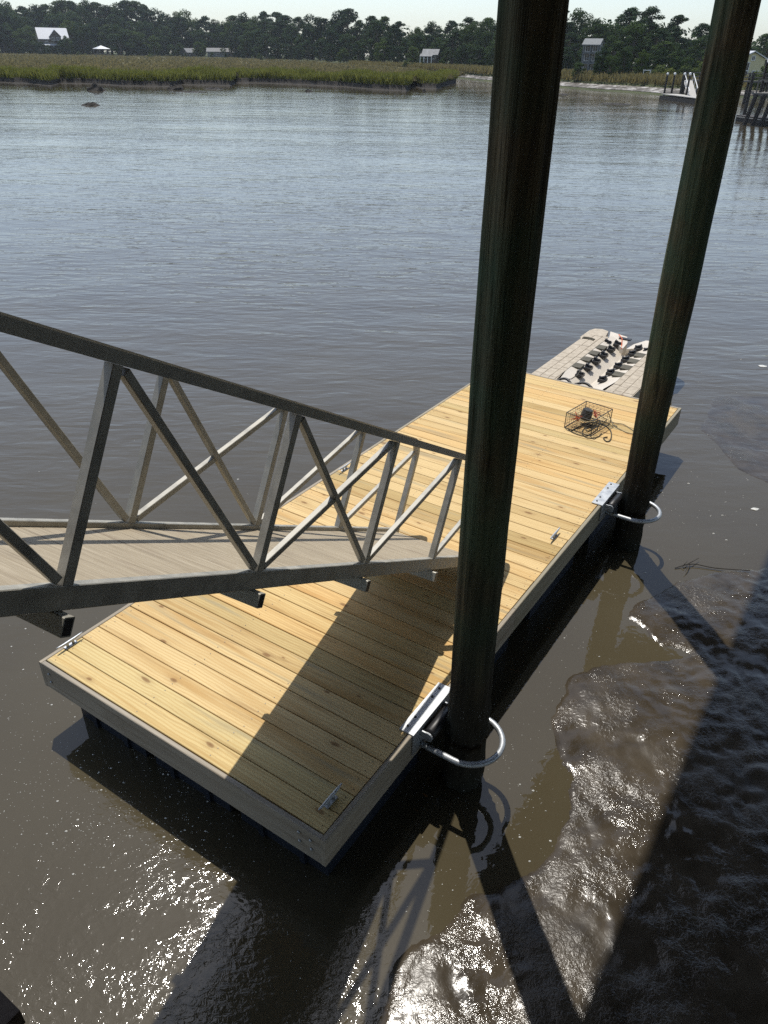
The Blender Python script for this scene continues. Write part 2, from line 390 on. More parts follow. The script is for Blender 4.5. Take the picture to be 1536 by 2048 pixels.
M_OAKLEAF = leaf_mat('oak_foliage', (0.022, 0.045, 0.014), (0.062, 0.102, 0.030))
M_BUSHLEAF = leaf_mat('bush_foliage', (0.05, 0.075, 0.022), (0.11, 0.14, 0.045))
M_GRASS_TALL = leaf_mat('tall_cordgrass', (0.14, 0.145, 0.03), (0.29, 0.28, 0.06), 0.45)
M_GRASS_SHORT = leaf_mat('short_cordgrass', (0.14, 0.122, 0.066), (0.21, 0.185, 0.095), 0.4)
M_BARK = plain('bark', (0.10, 0.08, 0.06), 0.9)
M_ROOF_WHITE = plain('white_metal_roof', (0.55, 0.565, 0.58), 0.45, 0.0, 0.06)
M_WALL_DARK = plain('brown_siding', (0.10, 0.085, 0.07), 0.8)
M_WALL_GREY = plain('grey_siding', (0.17, 0.18, 0.18), 0.8)
M_WALL_YELLOW = plain('cream_siding', (0.62, 0.56, 0.34), 0.8, 0, 0.08)
M_TRIM = plain('white_trim', (0.72, 0.72, 0.70), 0.6, 0, 0.05)
M_GLASS = plain('dark_window_glass', (0.02, 0.025, 0.03), 0.08, 0, 0.2)
M_OLDWOOD = plain('old_grey_timber', (0.15, 0.14, 0.125), 0.85, 0, 0.3, 5)
M_DARKWOOD = plain('dark_creosote_timber', (0.035, 0.03, 0.026), 0.8, 0, 0.35, 5, 0.004)
M_GLOBE = plain('white_lamp_globe', (0.85, 0.85, 0.83), 0.3, 0, 0.02)
M_PALEDECK = plain('pale_deck', (0.42, 0.40, 0.36), 0.8, 0, 0.1)
M_PIERWOOD = plain('brown_pier_timber', (0.075, 0.05, 0.032), 0.8, 0, 0.3, 6, 0.003)

# ------------------------------------------------------------------ noise for height fields
def vnoise(x, y, seed=0):
    xi = np.floor(x).astype(np.int64); yi = np.floor(y).astype(np.int64); xf = x - xi; yf = y - yi
    def hsh(a, b):
        h = (a * 374761393 + b * 668265263 + seed * 144269) & 0x7fffffff
        h = ((h ^ (h >> 13)) * 1274126177) & 0x7fffffff
        return ((h ^ (h >> 16)) & 0xffff) / 65535.0
    sx = xf * xf * (3 - 2 * xf); sy = yf * yf * (3 - 2 * yf)
    a = hsh(xi, yi) * (1 - sx) + hsh(xi + 1, yi) * sx; b = hsh(xi, yi + 1) * (1 - sx) + hsh(xi + 1, yi + 1) * sx
    return a * (1 - sy) + b * sy - 0.5
def fbm(x, y, seed=0, o=4):
    t = 0; a = 1.0
    for i in range(o): t = t + a * vnoise(x * 2 ** i, y * 2 ** i, seed + i * 17); a *= 0.5
    return t
def sdist(X, Y, poly):
    """signed distance, positive inside"""
    d2 = np.full(X.shape, 1e9); ins = np.zeros(X.shape, bool); n = len(poly)
    for i in range(n):
        ax, ay = poly[i]; bx, by = poly[(i + 1) % n]
        ex, ey = bx - ax, by - ay; t = np.clip(((X - ax) * ex + (Y - ay) * ey) / (ex * ex + ey * ey + 1e-12), 0, 1)
        d2 = np.minimum(d2, (X - ax - t * ex) ** 2 + (Y - ay - t * ey) ** 2)
        c = ((ay > Y) != (by > Y)) & (X < (bx - ax) * (Y - ay) / (by - ay + 1e-12) + ax); ins ^= c
    return np.where(ins, 1, -1) * np.sqrt(d2)

# ------------------------------------------------------------------ water and ground
w = MB(); R_ = 1100
w.add([(-R_, -60, 0), (R_, -60, 0), (R_, R_, 0), (-R_, R_, 0)], [(0, 1, 2, 3)])
water = w.build('water', M_WATER, kind='structure')
cb = MB(); cb.add([(-R_, -60, -2.2), (R_, -60, -2.2), (R_, R_, -2.2), (-R_, R_, -2.2)], [(0, 1, 2, 3)])
cb.build('creek_bed', M_BANKMUD, kind='structure')

P2 = lambda L: [tuple(px(x, y, 0.0).xy) for x, y in L]
polyA = P2([(1536, 1135), (1440, 1148), (1350, 1170), (1285, 1205), (1268, 1235), (1320, 1285), (1385, 1312), (1300, 1322), (1200, 1332), (1150, 1352), (1122, 1372), (1112, 1440),
            (1112, 1490), (1120, 1530), (1146, 1560), (1146, 1620), (1112, 1700), (1070, 1745), (985, 1785), (930, 1792), (905, 1840), (882, 1868), (842, 1888), (800, 1930), (770, 1990), (745, 2060)]) \
    + [(0.2, 0.3), (0.5, -2.5), (9.5, -2.5), (9.5, 6.9)]
polyB = P2([(1425, 800), (1400, 860), (1440, 900), (1480, 940), (1536, 966)]) + [(6.5, 8.3), (9.5, 8.6), (9.5, 11.5)] + P2([(1536, 735), (1480, 760)])
polyC = P2([(-60, 1760), (120, 1740), (260, 1790), (360, 1880), (420, 1960), (400, 2060)]) + [(-1.0, 1.2), (-4.5, 1.2), (-4.5, 2.9)]
gx = np.arange(-5, 9.51, 0.034); gy = np.arange(-2.5, 12.51, 0.034)
X, Y = np.meshgrid(gx, gy)
sa = sdist(X + 0.10 * fbm(X * 2.5, Y * 2.5, 3), Y + 0.10 * fbm(X * 2.5, Y * 2.5, 5), polyA)
sb = sdist(X + 0.12 * fbm(X * 2, Y * 2, 8), Y, polyB)
scc = sdist(X, Y, polyC)
rough_m = np.clip((X * 0.55 - Y * 0.35 + 0.6) , 0, 1)
ha = np.where(sa > 0, 0.014 + 0.045 * (1 - np.exp(-sa * 1.1)) + 0.02 * np.clip(sa, 0, 4), np.maximum(sa * 0.35, -0.5))
rel = 0.014 * fbm(X * 3.5, Y * 3.5, 11) + (0.008 + 0.014 * rough_m) * fbm(X * 13, Y * 13, 13, 3)
ridge = np.abs(fbm(X * 1.6 + 3, Y * 2.2, 21, 3)); rel = rel - 0.010 * np.exp(-(ridge / 0.03) ** 2) + 0.006 * rough_m * np.abs(fbm(X * 6 + 1.3 * fbm(X * 2, Y * 2, 71, 2), Y * 9, 61, 3))
pits = fbm(X * 7, Y * 7, 31, 2); rel = rel - 0.02 * np.clip(pits - 0.38, 0, 1) * rough_m * 3
ha = ha + rel * np.clip(sa * 4 + 0.45, 0, 1)
hb = np.where(sb > 0, 0.004 + 0.010 * (1 - np.exp(-sb)) + 0.007 * fbm(X * 1.5, Y * 5, 41, 3), np.maximum(sb * 0.25, -0.5))
hc = np.where(scc > 0, -0.034 + 0.03 * fbm(X * 1.7, Y * 2.4, 51, 4), np.maximum(scc * 0.3 - 0.009, -0.5))
Hm = np.maximum(np.maximum(ha, hb), hc)
nv, nu = X.shape
verts = np.stack([X, Y, Hm], -1).reshape(-1, 3)
idx = np.arange(nv * nu).reshape(nv, nu)
quads = np.stack([idx[:-1, :-1], idx[:-1, 1:], idx[1:, 1:], idx[1:, :-1]], -1).reshape(-1, 4)
keepq = (Hm.reshape(-1)[quads].max(1) > -0.45); quads = quads[keepq]
me = bpy.data.meshes.new('mudflat'); me.from_pydata(verts.tolist(), [], quads.tolist()); me.materials.append(M_MUD)
me.polygons.foreach_set('use_smooth', [True] * len(me.polygons)); me.update()
put('mudflat', me, kind='structure')

# ------------------------------------------------------------------ far banks
def bank(name, line, prof, material, kind='structure'):
    """line: list of (pixel x, pixel y of the foot); prof(i, t_x) -> list of (distance behind foot, z)"""
    vs, fs = [], []; rows = []
    for i, (x, y) in enumerate(line):
        f = px(x, y, 0.0); r = Vector((f.x, f.y, 0)).normalized(); row = []
        for dd, z in prof(x, f):
            q = f + r * dd; row.append(len(vs)); vs.append((q.x, q.y, z))
        rows.append(row)
    for a, b in zip(rows[:-1], rows[1:]):
        for k in range(len(a) - 1): fs.append((a[k], b[k], b[k + 1], a[k + 1]))
    mb = MB(); mb.add(vs, fs); return mb.build(name, material, kind=kind, smooth=False)
def lerp_tab(tab, x):
    if x <= tab[0][0]: return tab[0][1]
    for (a, va), (b, vb) in zip(tab[:-1], tab[1:]):
        if x <= b: return va + (vb - va) * (x - a) / (b - a)
    return tab[-1][1]
def jig(line, n, amp):
    out = []
    for (x0, y0), (x1, y1) in zip(line[:-1], line[1:]):
        k = max(1, int(abs(x1 - x0) / n) + (1 if abs(y1 - y0) > 6 else 0))
        for j in range(k): out.append((x0 + (x1 - x0) * j / k, y0 + (y1 - y0) * j / k + random.uniform(-amp, amp)))
    out.append(line[-1]); return out
TREE_D = [(-200, 600), (0, 560), (300, 520), (450, 480), (600, 390), (700, 330), (850, 285), (1000, 250), (1100, 215), (1300, 200), (1450, 205), (1536, 250), (1800, 260)]
left_foot = [(-160, 163), (0, 164), (60, 167), (100, 171), (120, 166), (180, 167), (240, 171), (340, 173), (366, 169), (460, 171), (470, 165), (540, 166), (610, 169), (700, 174), (760, 179), (812, 181), (826, 172), (845, 176), (872, 177), (890, 170), (912, 165)]
left_foot = jig(left_foot, 14, 0.3)
LEFT_DEPTH = [(-300, 1.0), (700, 1.0), (830, 0.55), (880, 0.25), (915, 0.05)]
def left_prof(x, f):
    d0 = Vector((f.x, f.y, 0)).length; full = (lerp_tab(TREE_D, x) - d0 + 25) * lerp_tab(LEFT_DEPTH, x)
    full = max(full, 6)
    return [(1.0, -0.3), (1.1, 0.55), (1.6, 0.8), (3.5, 0.95), (min(14, full * .6), 1.1), (full * 0.8, 1.55), (full, 1.6), (full + 1, -0.3)]
bank('marsh_bank', left_foot, left_prof, M_MARSH)
def lip(name, line, w0, z0, w1, z1, material):   # bare mud lip in front of the grass
    return bank(name, line, lambda x, f: [(-4, -0.05), (-1.6, 0.02), (-0.3, 0.09), (0.1, 0.35), (w0 - .2, z0 - .05), (w0, z0), (w1, z1)], material)
lip('mud_bank', left_foot, 0.65, 0.72, 1.9, 0.86, M_BANKMUD)
far_foot = jig([(700, 141), (800, 147), (905, 155), (980, 163), (1040, 168), (1110, 174), (1200, 181), (1330, 190), (1420, 194), (1536, 196), (1800, 205)], 25, 0.5)
def far_prof(x, f):
    d0 = Vector((f.x, f.y, 0)).length; full = max(25, lerp_tab(TREE_D, x) - d0 + 120)
    return [(-3, -0.3), (0, 0.02), (2.2, 0.25), (6.5, 0.62), (8, 1.1), (20, 1.5), (full, 2.2)]
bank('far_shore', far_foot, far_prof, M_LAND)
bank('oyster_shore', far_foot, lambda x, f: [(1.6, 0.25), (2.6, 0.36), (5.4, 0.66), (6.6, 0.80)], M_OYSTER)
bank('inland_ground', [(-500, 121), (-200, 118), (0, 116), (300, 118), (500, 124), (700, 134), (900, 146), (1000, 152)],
     lambda x, f: [(lerp_tab(TREE_D, x) - Vector((f.x, f.y, 0)).length - 30, 1.58), (lerp_tab(TREE_D, x) - Vector((f.x, f.y, 0)).length, 2.0), (lerp_tab(TREE_D, x) - Vector((f.x, f.y, 0)).length + 300, 2.6)], M_LAND)

# marsh grass: blades nobody could count
def blades(name, pts, hts, wid, material, label, lean=0.25, per=3):
    n = len(pts); P = np.repeat(np.array(pts), per, 0); Hh = np.repeat(np.array(hts), per) * rng.uniform(0.7, 1.15, n * per)
    P[:, 0] += rng.normal(0, wid * 1.2, n * per); P[:, 1] += rng.normal(0, wid * 1.2, n * per)
    a = rng.uniform(0, math.pi, n * per); w2 = wid * rng.uniform(0.5, 1.0, n * per)
    ox, oy = np.cos(a) * w2, np.sin(a) * w2
    lx = rng.normal(0, lean, n * per) * Hh; ly = rng.normal(0, lean, n * per) * Hh
    A = P.copy(); A[:, 0] -= ox; A[:, 1] -= oy; Bq = P.copy(); Bq[:, 0] += ox; Bq[:, 1] += oy
    C = P.copy(); C[:, 0] += lx + ox * .25; C[:, 1] += ly + oy * .25; C[:, 2] += Hh
    Dq = P.copy(); Dq[:, 0] += lx * .9 - ox * .25; Dq[:, 1] += ly * .9 - oy * .25; Dq[:, 2] += Hh * .97
    vs = np.stack([A, Bq, C, Dq], 1).reshape(-1, 3); fs = np.arange(len(vs)).reshape(-1, 4)
    me = bpy.data.meshes.new(name); me.from_pydata(vs.tolist(), [], fs.tolist()); me.materials.append(material); me.update()
    o = put(name, me, kind='stuff'); o['label'] = label; o['category'] = 'grass'; return o
def along(line):
    pts = [(x, px(x, y, 0.0)) for x, y in line]; return pts
def strip_points(line, count, d0, d1, zf, pw=1.0, depth=None):
    pts = along(line); seg = [(b[1] - a[1]).length for a, b in zip(pts[:-1], pts[1:])]; cum = np.cumsum(seg); out = []
    for _ in range(count):
        k = int(np.searchsorted(cum, rng.uniform(0, cum[-1]))); t = rng.uniform(0, 1)
        (xa, a), (xb, b) = pts[k], pts[k + 1]; x = xa + (xb - xa) * t; f = a.lerp(b, t); r = Vector((f.x, f.y, 0)).normalized()
        dm = d1 if depth is None else min(d1, depth(x, f)); dd = d0 + (max(dm, d0 + .5) - d0) * rng.uniform(0, 1) ** pw
        q = f + r * dd; out.append((q.x, q.y, zf(dd)))
    return out
dl = lambda x, f: (lerp_tab(TREE_D, x) - Vector((f.x, f.y, 0)).length) * lerp_tab(LEFT_DEPTH, x)
gp = strip_points(left_foot, 15000, 0.7, 9, lambda d: 0.62 + min(d, 5) * 0.08, 1.3, dl)
blades('tall_marsh_grass', gp, [1.0 + 0.3 * random.random() + 0.9 * fbm(np.array(p[0] * .18), np.array(p[1] * .18), 3, 3) for p in gp], 0.12, M_GRASS_TALL, 'bright green tall cordgrass along the edge of the marsh bank')
gp = strip_points(left_foot, 16000, 12, 420, lambda d: 1.05 + min(d, 250) * 0.0018, 1.5, dl)
blades('short_marsh_grass', gp, [0.55 + 0.3 * random.random() for p in gp], 0.5, M_GRASS_SHORT, 'brownish olive short cordgrass covering the flat marsh behind its edge', 0.5)
gp = strip_points(far_foot, 9000, 7.4, 26, lambda d: 1.0 + min(d, 20) * 0.025, 1.2)
blades('shore_grass', gp, [0.85 + 0.5 * random.random() for p in gp], 0.22, M_GRASS_SHORT, 'dull green grass along the far shore above the pale shells', 0.3)

# oyster clumps and mud humps in the shallows
def hump(name, cx_, cy_, wpx, hgt, label, material=M_BANKMUD, n=14):
    c = px(cx_, cy_, 0.0); k = c.length / FPX * 0.86 + c.length / FPX * 0.1; W = wpx * k
    mb = MB(); vs = []; fs = []; rings = 4
    for r in range(rings + 1):
        t = r / rings
        for a in range(n):
            an = 2 * math.pi * a / n; rad = W / 2 * (1 - t * 0.85) * random.uniform(0.75, 1.2)
            vs.append(c + Vector((math.cos(an) * rad, math.sin(an) * rad * 0.9, -0.05 + (hgt + .05) * math.sin(t * math.pi / 2) * random.uniform(0.7, 1.25))))
    for r in range(rings):
        for a in range(n): fs.append((r * n + a, r * n + (a + 1) % n, (r + 1) * n + (a + 1) % n, (r + 1) * n + a))
    fs.append(tuple(rings * n + a for a in range(n))); mb.add(vs, fs)
    return single(name, mb, material, label, 'mud hump', origin=c)
hump('mud_hump', 193, 181, 34, 0.75, 'dark pointed oyster clump in the shallows off the marsh bank')
hump('mud_hump', 352, 179, 30, 0.7, 'dark rounded oyster clump with a long low tail off the marsh bank')
hump('mud_hump', 385, 184, 62, 0.12, 'low dark mud tail trailing beside the rounded oyster clump')
hump('mud_hump', 183, 211, 36, 0.28, 'flat dark mud hump out in the open creek')
hump('mud_hump', 427, 178, 40, 0.2, 'thin dark mud streak just off the grass edge')
hump('mud_hump', 617, 183, 16, 0.25, 'small dark oyster clump below the green grass edge')
hump('mud_hump', 848, 183, 8, 0.3, 'tiny dark lump beside the tip of the marsh')
hump('oyster_bar', 1232, 208, 70, 0.07, 'long low dark oyster bar breaking the water before the far shore')
hump('oyster_bar', 1125, 189, 30, 0.1, 'faint oyster bar near the far shore beside the tall pile')

# ------------------------------------------------------------------ trees
def leaf_cloud(mb, centres, per, size):
    """centres: list of (c, (rx, ry, rz))"""
    for c, (rx, ry, rz) in centres:
        n = per
        d = rng.normal(size=(n, 3)); d /= np.linalg.norm(d, axis=1)[:, None]
        rad = rng.uniform(0.45, 1.05, n) ** 0.6
        P = np.array(c) + d * rad[:, None] * np.array([rx, ry, rz])
        nrm = d + np.array([0, 0, .25]) + rng.normal(0, 0.32, (n, 3)); nrm /= np.linalg.norm(nrm, axis=1)[:, None]
        t = np.cross(nrm, rng.normal(size=(n, 3))); t /= np.linalg.norm(t, axis=1)[:, None]; b = np.cross(nrm, t)
        s = size * rng.uniform(0.55, 1.25, n)[:, None]
        q = np.stack([P - t * s, P - b * s * 0.6, P + t * s, P + b * s * 0.6], 1).reshape(-1, 3)
        o = len(mb.v); mb.v += [tuple(x) for x in q.tolist()]; mb.f += [(o + 4 * i, o + 4 * i + 1, o + 4 * i + 2, o + 4 * i + 3) for i in range(n)]
def pine_proto(k):
    """height 1 = 10 units"""
    crown, trunk = MB(), MB(); Hh = 10.0
    path = [Vector((0.12 * math.sin(i * 1.3 + k), 0.1 * math.cos(i * 1.1 + k), Hh * 0.98 * i / 7)) for i in range(8)]
    trunk.tube(path, [0.22 - 0.024 * i for i in range(8)], 7)
    cl = []; lo = random.uniform(0.24, 0.42)
    for i in range(32):
        t = lo + (1 - lo) * (i + random.random()) / 32; a = random.uniform(0, 6.28)
        env = 2.2 * (1 - ((t - lo) / (1 - lo)) ** 2.4) ** 0.6 * (0.55 + 0.45 * min(1, (t - lo) / 0.12 + .3))
        r = env * random.uniform(0.45, 1.0); p0 = Vector((0, 0, Hh * (t - 0.03))); c = Vector((math.cos(a) * r, math.sin(a) * r, Hh * t))
        cl.append((c, (random.uniform(0.55, 0.95), random.uniform(0.55, 0.95), random.uniform(0.32, 0.55))))
        trunk.tube([p0, p0.lerp(c, 0.5) + Vector((0, 0, -0.08)), c], [0.06, 0.045, 0.02], 4)
    cl.append(((0, 0, Hh * 0.97), (0.5, 0.5, 0.5)))
    leaf_cloud(crown, cl, 150, 0.15)
    return crown.mesh('pine_crown', M_PINELEAF), trunk.mesh('pine_trunk', M_BARK)
def oak_proto(k):
    crown, trunk = MB(), MB(); Hh = 10.0
    trunk.tube([Vector((0, 0, 0)), Vector((0.1, 0, 1.5)), Vector((0.2, 0.1, 3.2)), Vector((0.1, 0.3, 6))], [0.45, 0.34, 0.27, 0.1], 8)
    cl = []
    for i in range(40):
        a = random.uniform(0, 6.28); zt = random.uniform(0.10, 0.95); env = 3.6 * math.sin(math.pi * min(0.98, 0.16 + 0.82 * zt)) ** 0.6
        r = env * random.uniform(0.3, 1.0); c = Vector((math.cos(a) * r, math.sin(a) * r, Hh * zt * random.uniform(0.92, 1.04)))
        cl.append((c, (random.uniform(0.8, 1.35), random.uniform(0.8, 1.35), random.uniform(0.6, 1.0))))
        if i % 3 == 0: trunk.tube([Vector((0.15, 0.05, 2.6)), Vector((0.15, 0.05, 2.6)).lerp(c, 0.55) + Vector((0, 0, 0.4)), c], [0.16, 0.09, 0.03], 5)
    leaf_cloud(crown, cl, 160, 0.2)
    return crown.mesh('oak_crown', M_OAKLEAF), trunk.mesh('oak_trunk', M_BARK)
def bush_proto(k):
    crown, trunk = MB(), MB()
    cl = []
    for i in range(14):
        a = random.uniform(0, 6.28); r = random.uniform(0, 3.6); c = Vector((math.cos(a) * r, math.sin(a) * r, random.uniform(1.0, 6.5) * (1 - r / 7)))
        cl.append((c, (1.8, 1.8, 1.7))); trunk.tube([Vector((0, 0, 0)), c * 0.5, c], [0.2, 0.13, 0.05], 4)
    leaf_cloud(crown, cl, 90, 0.45)
    return crown.mesh('bush_crown', M_BUSHLEAF), trunk.mesh('bush_stems', M_BARK)
PINES = [pine_proto(k) for k in range(5)]; OAKS = [oak_proto(k) for k in range(5)]; BUSHES = [bush_proto(k) for k in range(3)]
def place_tree(kind, x, dist, hgt, wide, label, group, z=2.0):
    proto = random.choice({'pine': PINES, 'oak': OAKS, 'bush': BUSHES}[kind])
    loc = px_dist(x, dist, z)
    nm = {'pine': 'pine_tree', 'oak': 'oak_tree', 'bush': 'bush'}[kind]
    t = thing(nm, label, {'pine': 'tree', 'oak': 'tree', 'bush': 'bush'}[kind], loc, group, random.uniform(0, 6.28))
    s = hgt / (10.0 if kind != 'bush' else 8.0); sw = s * wide
    for me, pn in zip(proto, ('crown', 'trunk')):
        o = put(pn, me, t); o.scale = (sw, sw, s)
    return t
SKY_Y = [(-200, 0), (0, 2), (35, 4), (48, 26), (70, 8), (92, 26), (125, 5), (165, 2), (200, 10), (225, 12), (260, 4), (300, 15), (322, 22), (342, 38), (375, 27), (400, 30), (430, 38), (450, 46), (480, 27), (510, 38),
         (535, 28), (560, 32), (590, 30), (615, 46), (640, 35), (660, 38), (680, 28), (700, 32), (725, 54), (750, 33), (770, 33), (800, 43), (835, 54), (870, 46), (900, 48), (930, 44), (960, 40), (1000, 40),
         (1060, 32), (1130, 25), (1150, 23), (1170, 34), (1200, 27), (1225, 32), (1250, 18), (1275, 22), (1300, 28), (1320, 44), (1340, 40), (1370, 52), (1400, 62), (1420, 76), (1460, 80), (1500, 76), (1520, 72), (1800, 60)]
def zone(x):
    return 'a' if x < 460 else ('b' if x < 1010 else ('c' if x < 1440 else 'd'))
ZL = {'a': 'behind the wide marsh flat', 'b': 'behind the tip of the marsh', 'c': 'behind the shell shore between the tall piles', 'd': 'behind the cream house'}
def tree_row(x, step_m, d_off, frac, mix, wide, label, group, zb=2.0, gaps=False):
    while x < 1620:
        d = lerp_tab(TREE_D, x); pxm = FPX / (d * 0.875); dd = d + random.uniform(*d_off)
        gap = gaps and ((86 < x < 136) or (190 < x < 226) or (366 < x < 392) or (408 < x < 478) or (842 < x < 878) or (1166 < x < 1190) or (1476 < x < 1530))
        if not gap:
            ty = lerp_tab(SKY_Y, x) - 6 + (random.uniform(-5, 7) if frac[0] > .95 else 0)
            hgt = (z_at(x, ty, dd) - zb) * random.uniform(*frac); k = 'pine' if random.random() < mix else 'oak'
            place_tree(k, x, dd, hgt, random.uniform(*wide) * (1.0 if k == 'pine' else 0.66), '%s %s %s' % (label[k], 'of the wood', ZL[zone(x)]), '%s %s' % (group[k], ZL[zone(x)]), zb)
        x += step_m * pxm * random.uniform(0.75, 1.2)
tree_row(-60, 5.4, (22, 48), (.96, 1.02), .66, (1.25, 1.75), {'pine': 'tufted skyline pine', 'oak': 'rounded skyline oak'}, {'pine': 'skyline pines', 'oak': 'skyline oaks'})
tree_row(-50, 5.4, (6, 20), (.55, .92), .4, (1.4, 1.9), {'pine': 'mid-height pine', 'oak': 'mid-height bushy oak'}, {'pine': 'mid-height pines', 'oak': 'mid-height oaks'})
tree_row(-55, 5.6, (-10, 3), (.28, .62), .12, (1.6, 2.3), {'pine': 'young front pine', 'oak': 'low spreading front oak'}, {'pine': 'front pines', 'oak': 'front oaks'}, 1.8, True)
for tx, td, ty, wd in ((1204, 170, 92, .9), (1160, 172, 122, 1.2), (1199, 170, 118, 1.0), (1222, 168, 112, 1.0), (1250, 172, 90, .8), (1285, 172, 100, .9), (1320, 176, 95, .9), (1360, 172, 110, .9), (88, 515, 84, 1.2), (139, 517, 72, 1.0), (112, 516, 93, 1.4), (846, 262, 124, 1.0), (884, 262, 118, 1.3), (872, 258, 127, 1.0), (402, 468, 102, 1.3), (425, 462, 104, 1.2), (452, 464, 106, 1.2), (480, 466, 102, 1.3), (100, 512, 90, 1.0), (126, 513, 80, .9), (372, 470, 106, 1.0), (856, 262, 127, .9)):
    place_tree('oak', tx, td, z_at(tx, ty, td) - 1.6, wd, 'small oak in front of the wood ' + ZL[zone(tx)], 'small oaks before the wood ' + ZL[zone(tx)], 1.6)
# the depth of the wood, reading as one dark mass between the trunks
wood = MB(); cl = []
for i in range(620):
    xx = -80 + 1720 * (i + random.random()) / 620; d = lerp_tab(TREE_D, xx) + random.uniform(50, 75); top = z_at(xx, lerp_tab(SKY_Y, xx), d); zc = 2 + (top - 2) * random.uniform(.03, .72)
    rr = random.uniform(2.8, 4.6); cl.append((px_dist(xx, d, zc), (rr, rr, rr * .9)))
leaf_cloud(wood, cl, 60, .7)
o = wood.build('inner_wood', M_OAKLEAF, kind='stuff'); o['label'] = 'dark mass of foliage deep inside the far wood'; o['category'] = 'wood'
for bx, bd, bh in ((1305, 178, 2.6), (1325, 170, 3.0), (1345, 168, 2.4), (1375, 165, 3.0), (1395, 160, 2.6), (1215, 185, 2.2), (1240, 186, 1.6), (1512, 200, 5.0), (1525, 150, 3.2), (1540, 148, 3.6), (1490, 160, 1.8), (1410, 165, 3.4), (1430, 160, 3.2)):
    place_tree('bush', bx, bd, bh, random.uniform(0.9, 1.2), 'yellow green bush on the grassy far shore', 'bushes on the far shore', 1.5)
for bx, bd, bh in ((160, 500, 2.2), (172, 505, 1.8), (300, 470, 2), (520, 400, 3.0), (545, 395, 2.4), (812, 262, 2.0), (825, 262, 1.5)):
    place_tree('bush', bx, bd, bh, random.uniform(0.9, 1.4), 'pale green bush at the back edge of the marsh', 'bushes at the back of the marsh', 1.6)

# ------------------------------------------------------------------ far houses and docks
def axes_to_cam(c, twist=0.0):
    b = Vector((c.x, c.y, 0)).normalized(); b = Matrix.Rotation(twist, 3, 'Z') @ b
    a = Vector((b.y, -b.x, 0)); return a, b      # a to the right in view, b away from the camera
def gable_roof(mb, c, a, b, w, d, z0, z1, over=0.5, th=0.18):
    """ridge runs along a"""
    hw, hd = w / 2 + over, d / 2 + over
    for s in (-1, 1):
        p = [c - a * hw + b * (s * hd) + ZZ * z0, c + a * hw + b * (s * hd) + ZZ * z0, c + a * hw + ZZ * z1, c - a * hw + ZZ * z1]
        q = [v_ + ZZ * th for v_ in p]
        mb.add(p + q, [(0, 1, 2, 3), (7, 6, 5, 4), (0, 4, 5, 1), (1, 5, 6, 2), (2, 6, 7, 3), (3, 7, 4, 0)])
def walls(mb, c, a, b, w, d, z0, z1, zr=None, along_a=True):
    P = [c + a * (i * w / 2) + b * (j * d / 2) for i, j in ((-1, -1), (1, -1), (1, 1), (-1, 1))]
    vs = [p + ZZ * z0 for p in P] + [p + ZZ * z1 for p in P]; fs = [(0, 1, 5, 4), (1, 2, 6, 5), (2, 3, 7, 6), (3, 0, 4, 7)]
    if zr:
        if along_a: g = [(P[0] + P[3]) / 2 + ZZ * zr, (P[1] + P[2]) / 2 + ZZ * zr]; vs += g; fs += [(4, 8, 7), (5, 6, 9)]
        else: g = [(P[0] + P[1]) / 2 + ZZ * zr, (P[2] + P[3]) / 2 + ZZ * zr]; vs += g; fs += [(4, 5, 8), (7, 9, 6)]
    else: fs.append((4, 5, 6, 7))
    mb.add(vs, fs)
def window(parent, c, a, b, u, z, w, h, face_b, trim=M_TRIM):
    """window on the camera-facing wall; u is the offset along a, face_b the wall offset"""
    q = c + a * u + b * face_b + ZZ * z
    f = MB()
    t = 0.12
    f.box(q + ZZ * (h / 2 + t / 2), w + 2 * t, 0.10, t, (a, b, ZZ)); f.box(q - ZZ * (h / 2 + t / 2), w + 2 * t, 0.12, t, (a, b, ZZ))
    for s in (-1, 1): f.box(q + a * (s * (w / 2 + t / 2)), t, 0.10, h, (a, b, ZZ))
    f.box(q, 0.06, 0.09, h, (a, b, ZZ))
    o = f.build('window', trim, parent)
    MB().box(q + b * 0.02, w, 0.03, h, (a, b, ZZ)).build('pane', M_GLASS, o)
M_ROOF_GREY = plain('grey_metal_roof', (0.11, 0.115, 0.12), 0.7, 0, 0.3, 1.5)
M_ROOF_PALE = plain('pale_grey_roof', (0.16, 0.165, 0.17), 0.7, 0, 0.35, 1.2)
M_ROOF_DARK = plain('dark_roof', (0.06, 0.055, 0.05), 0.7)
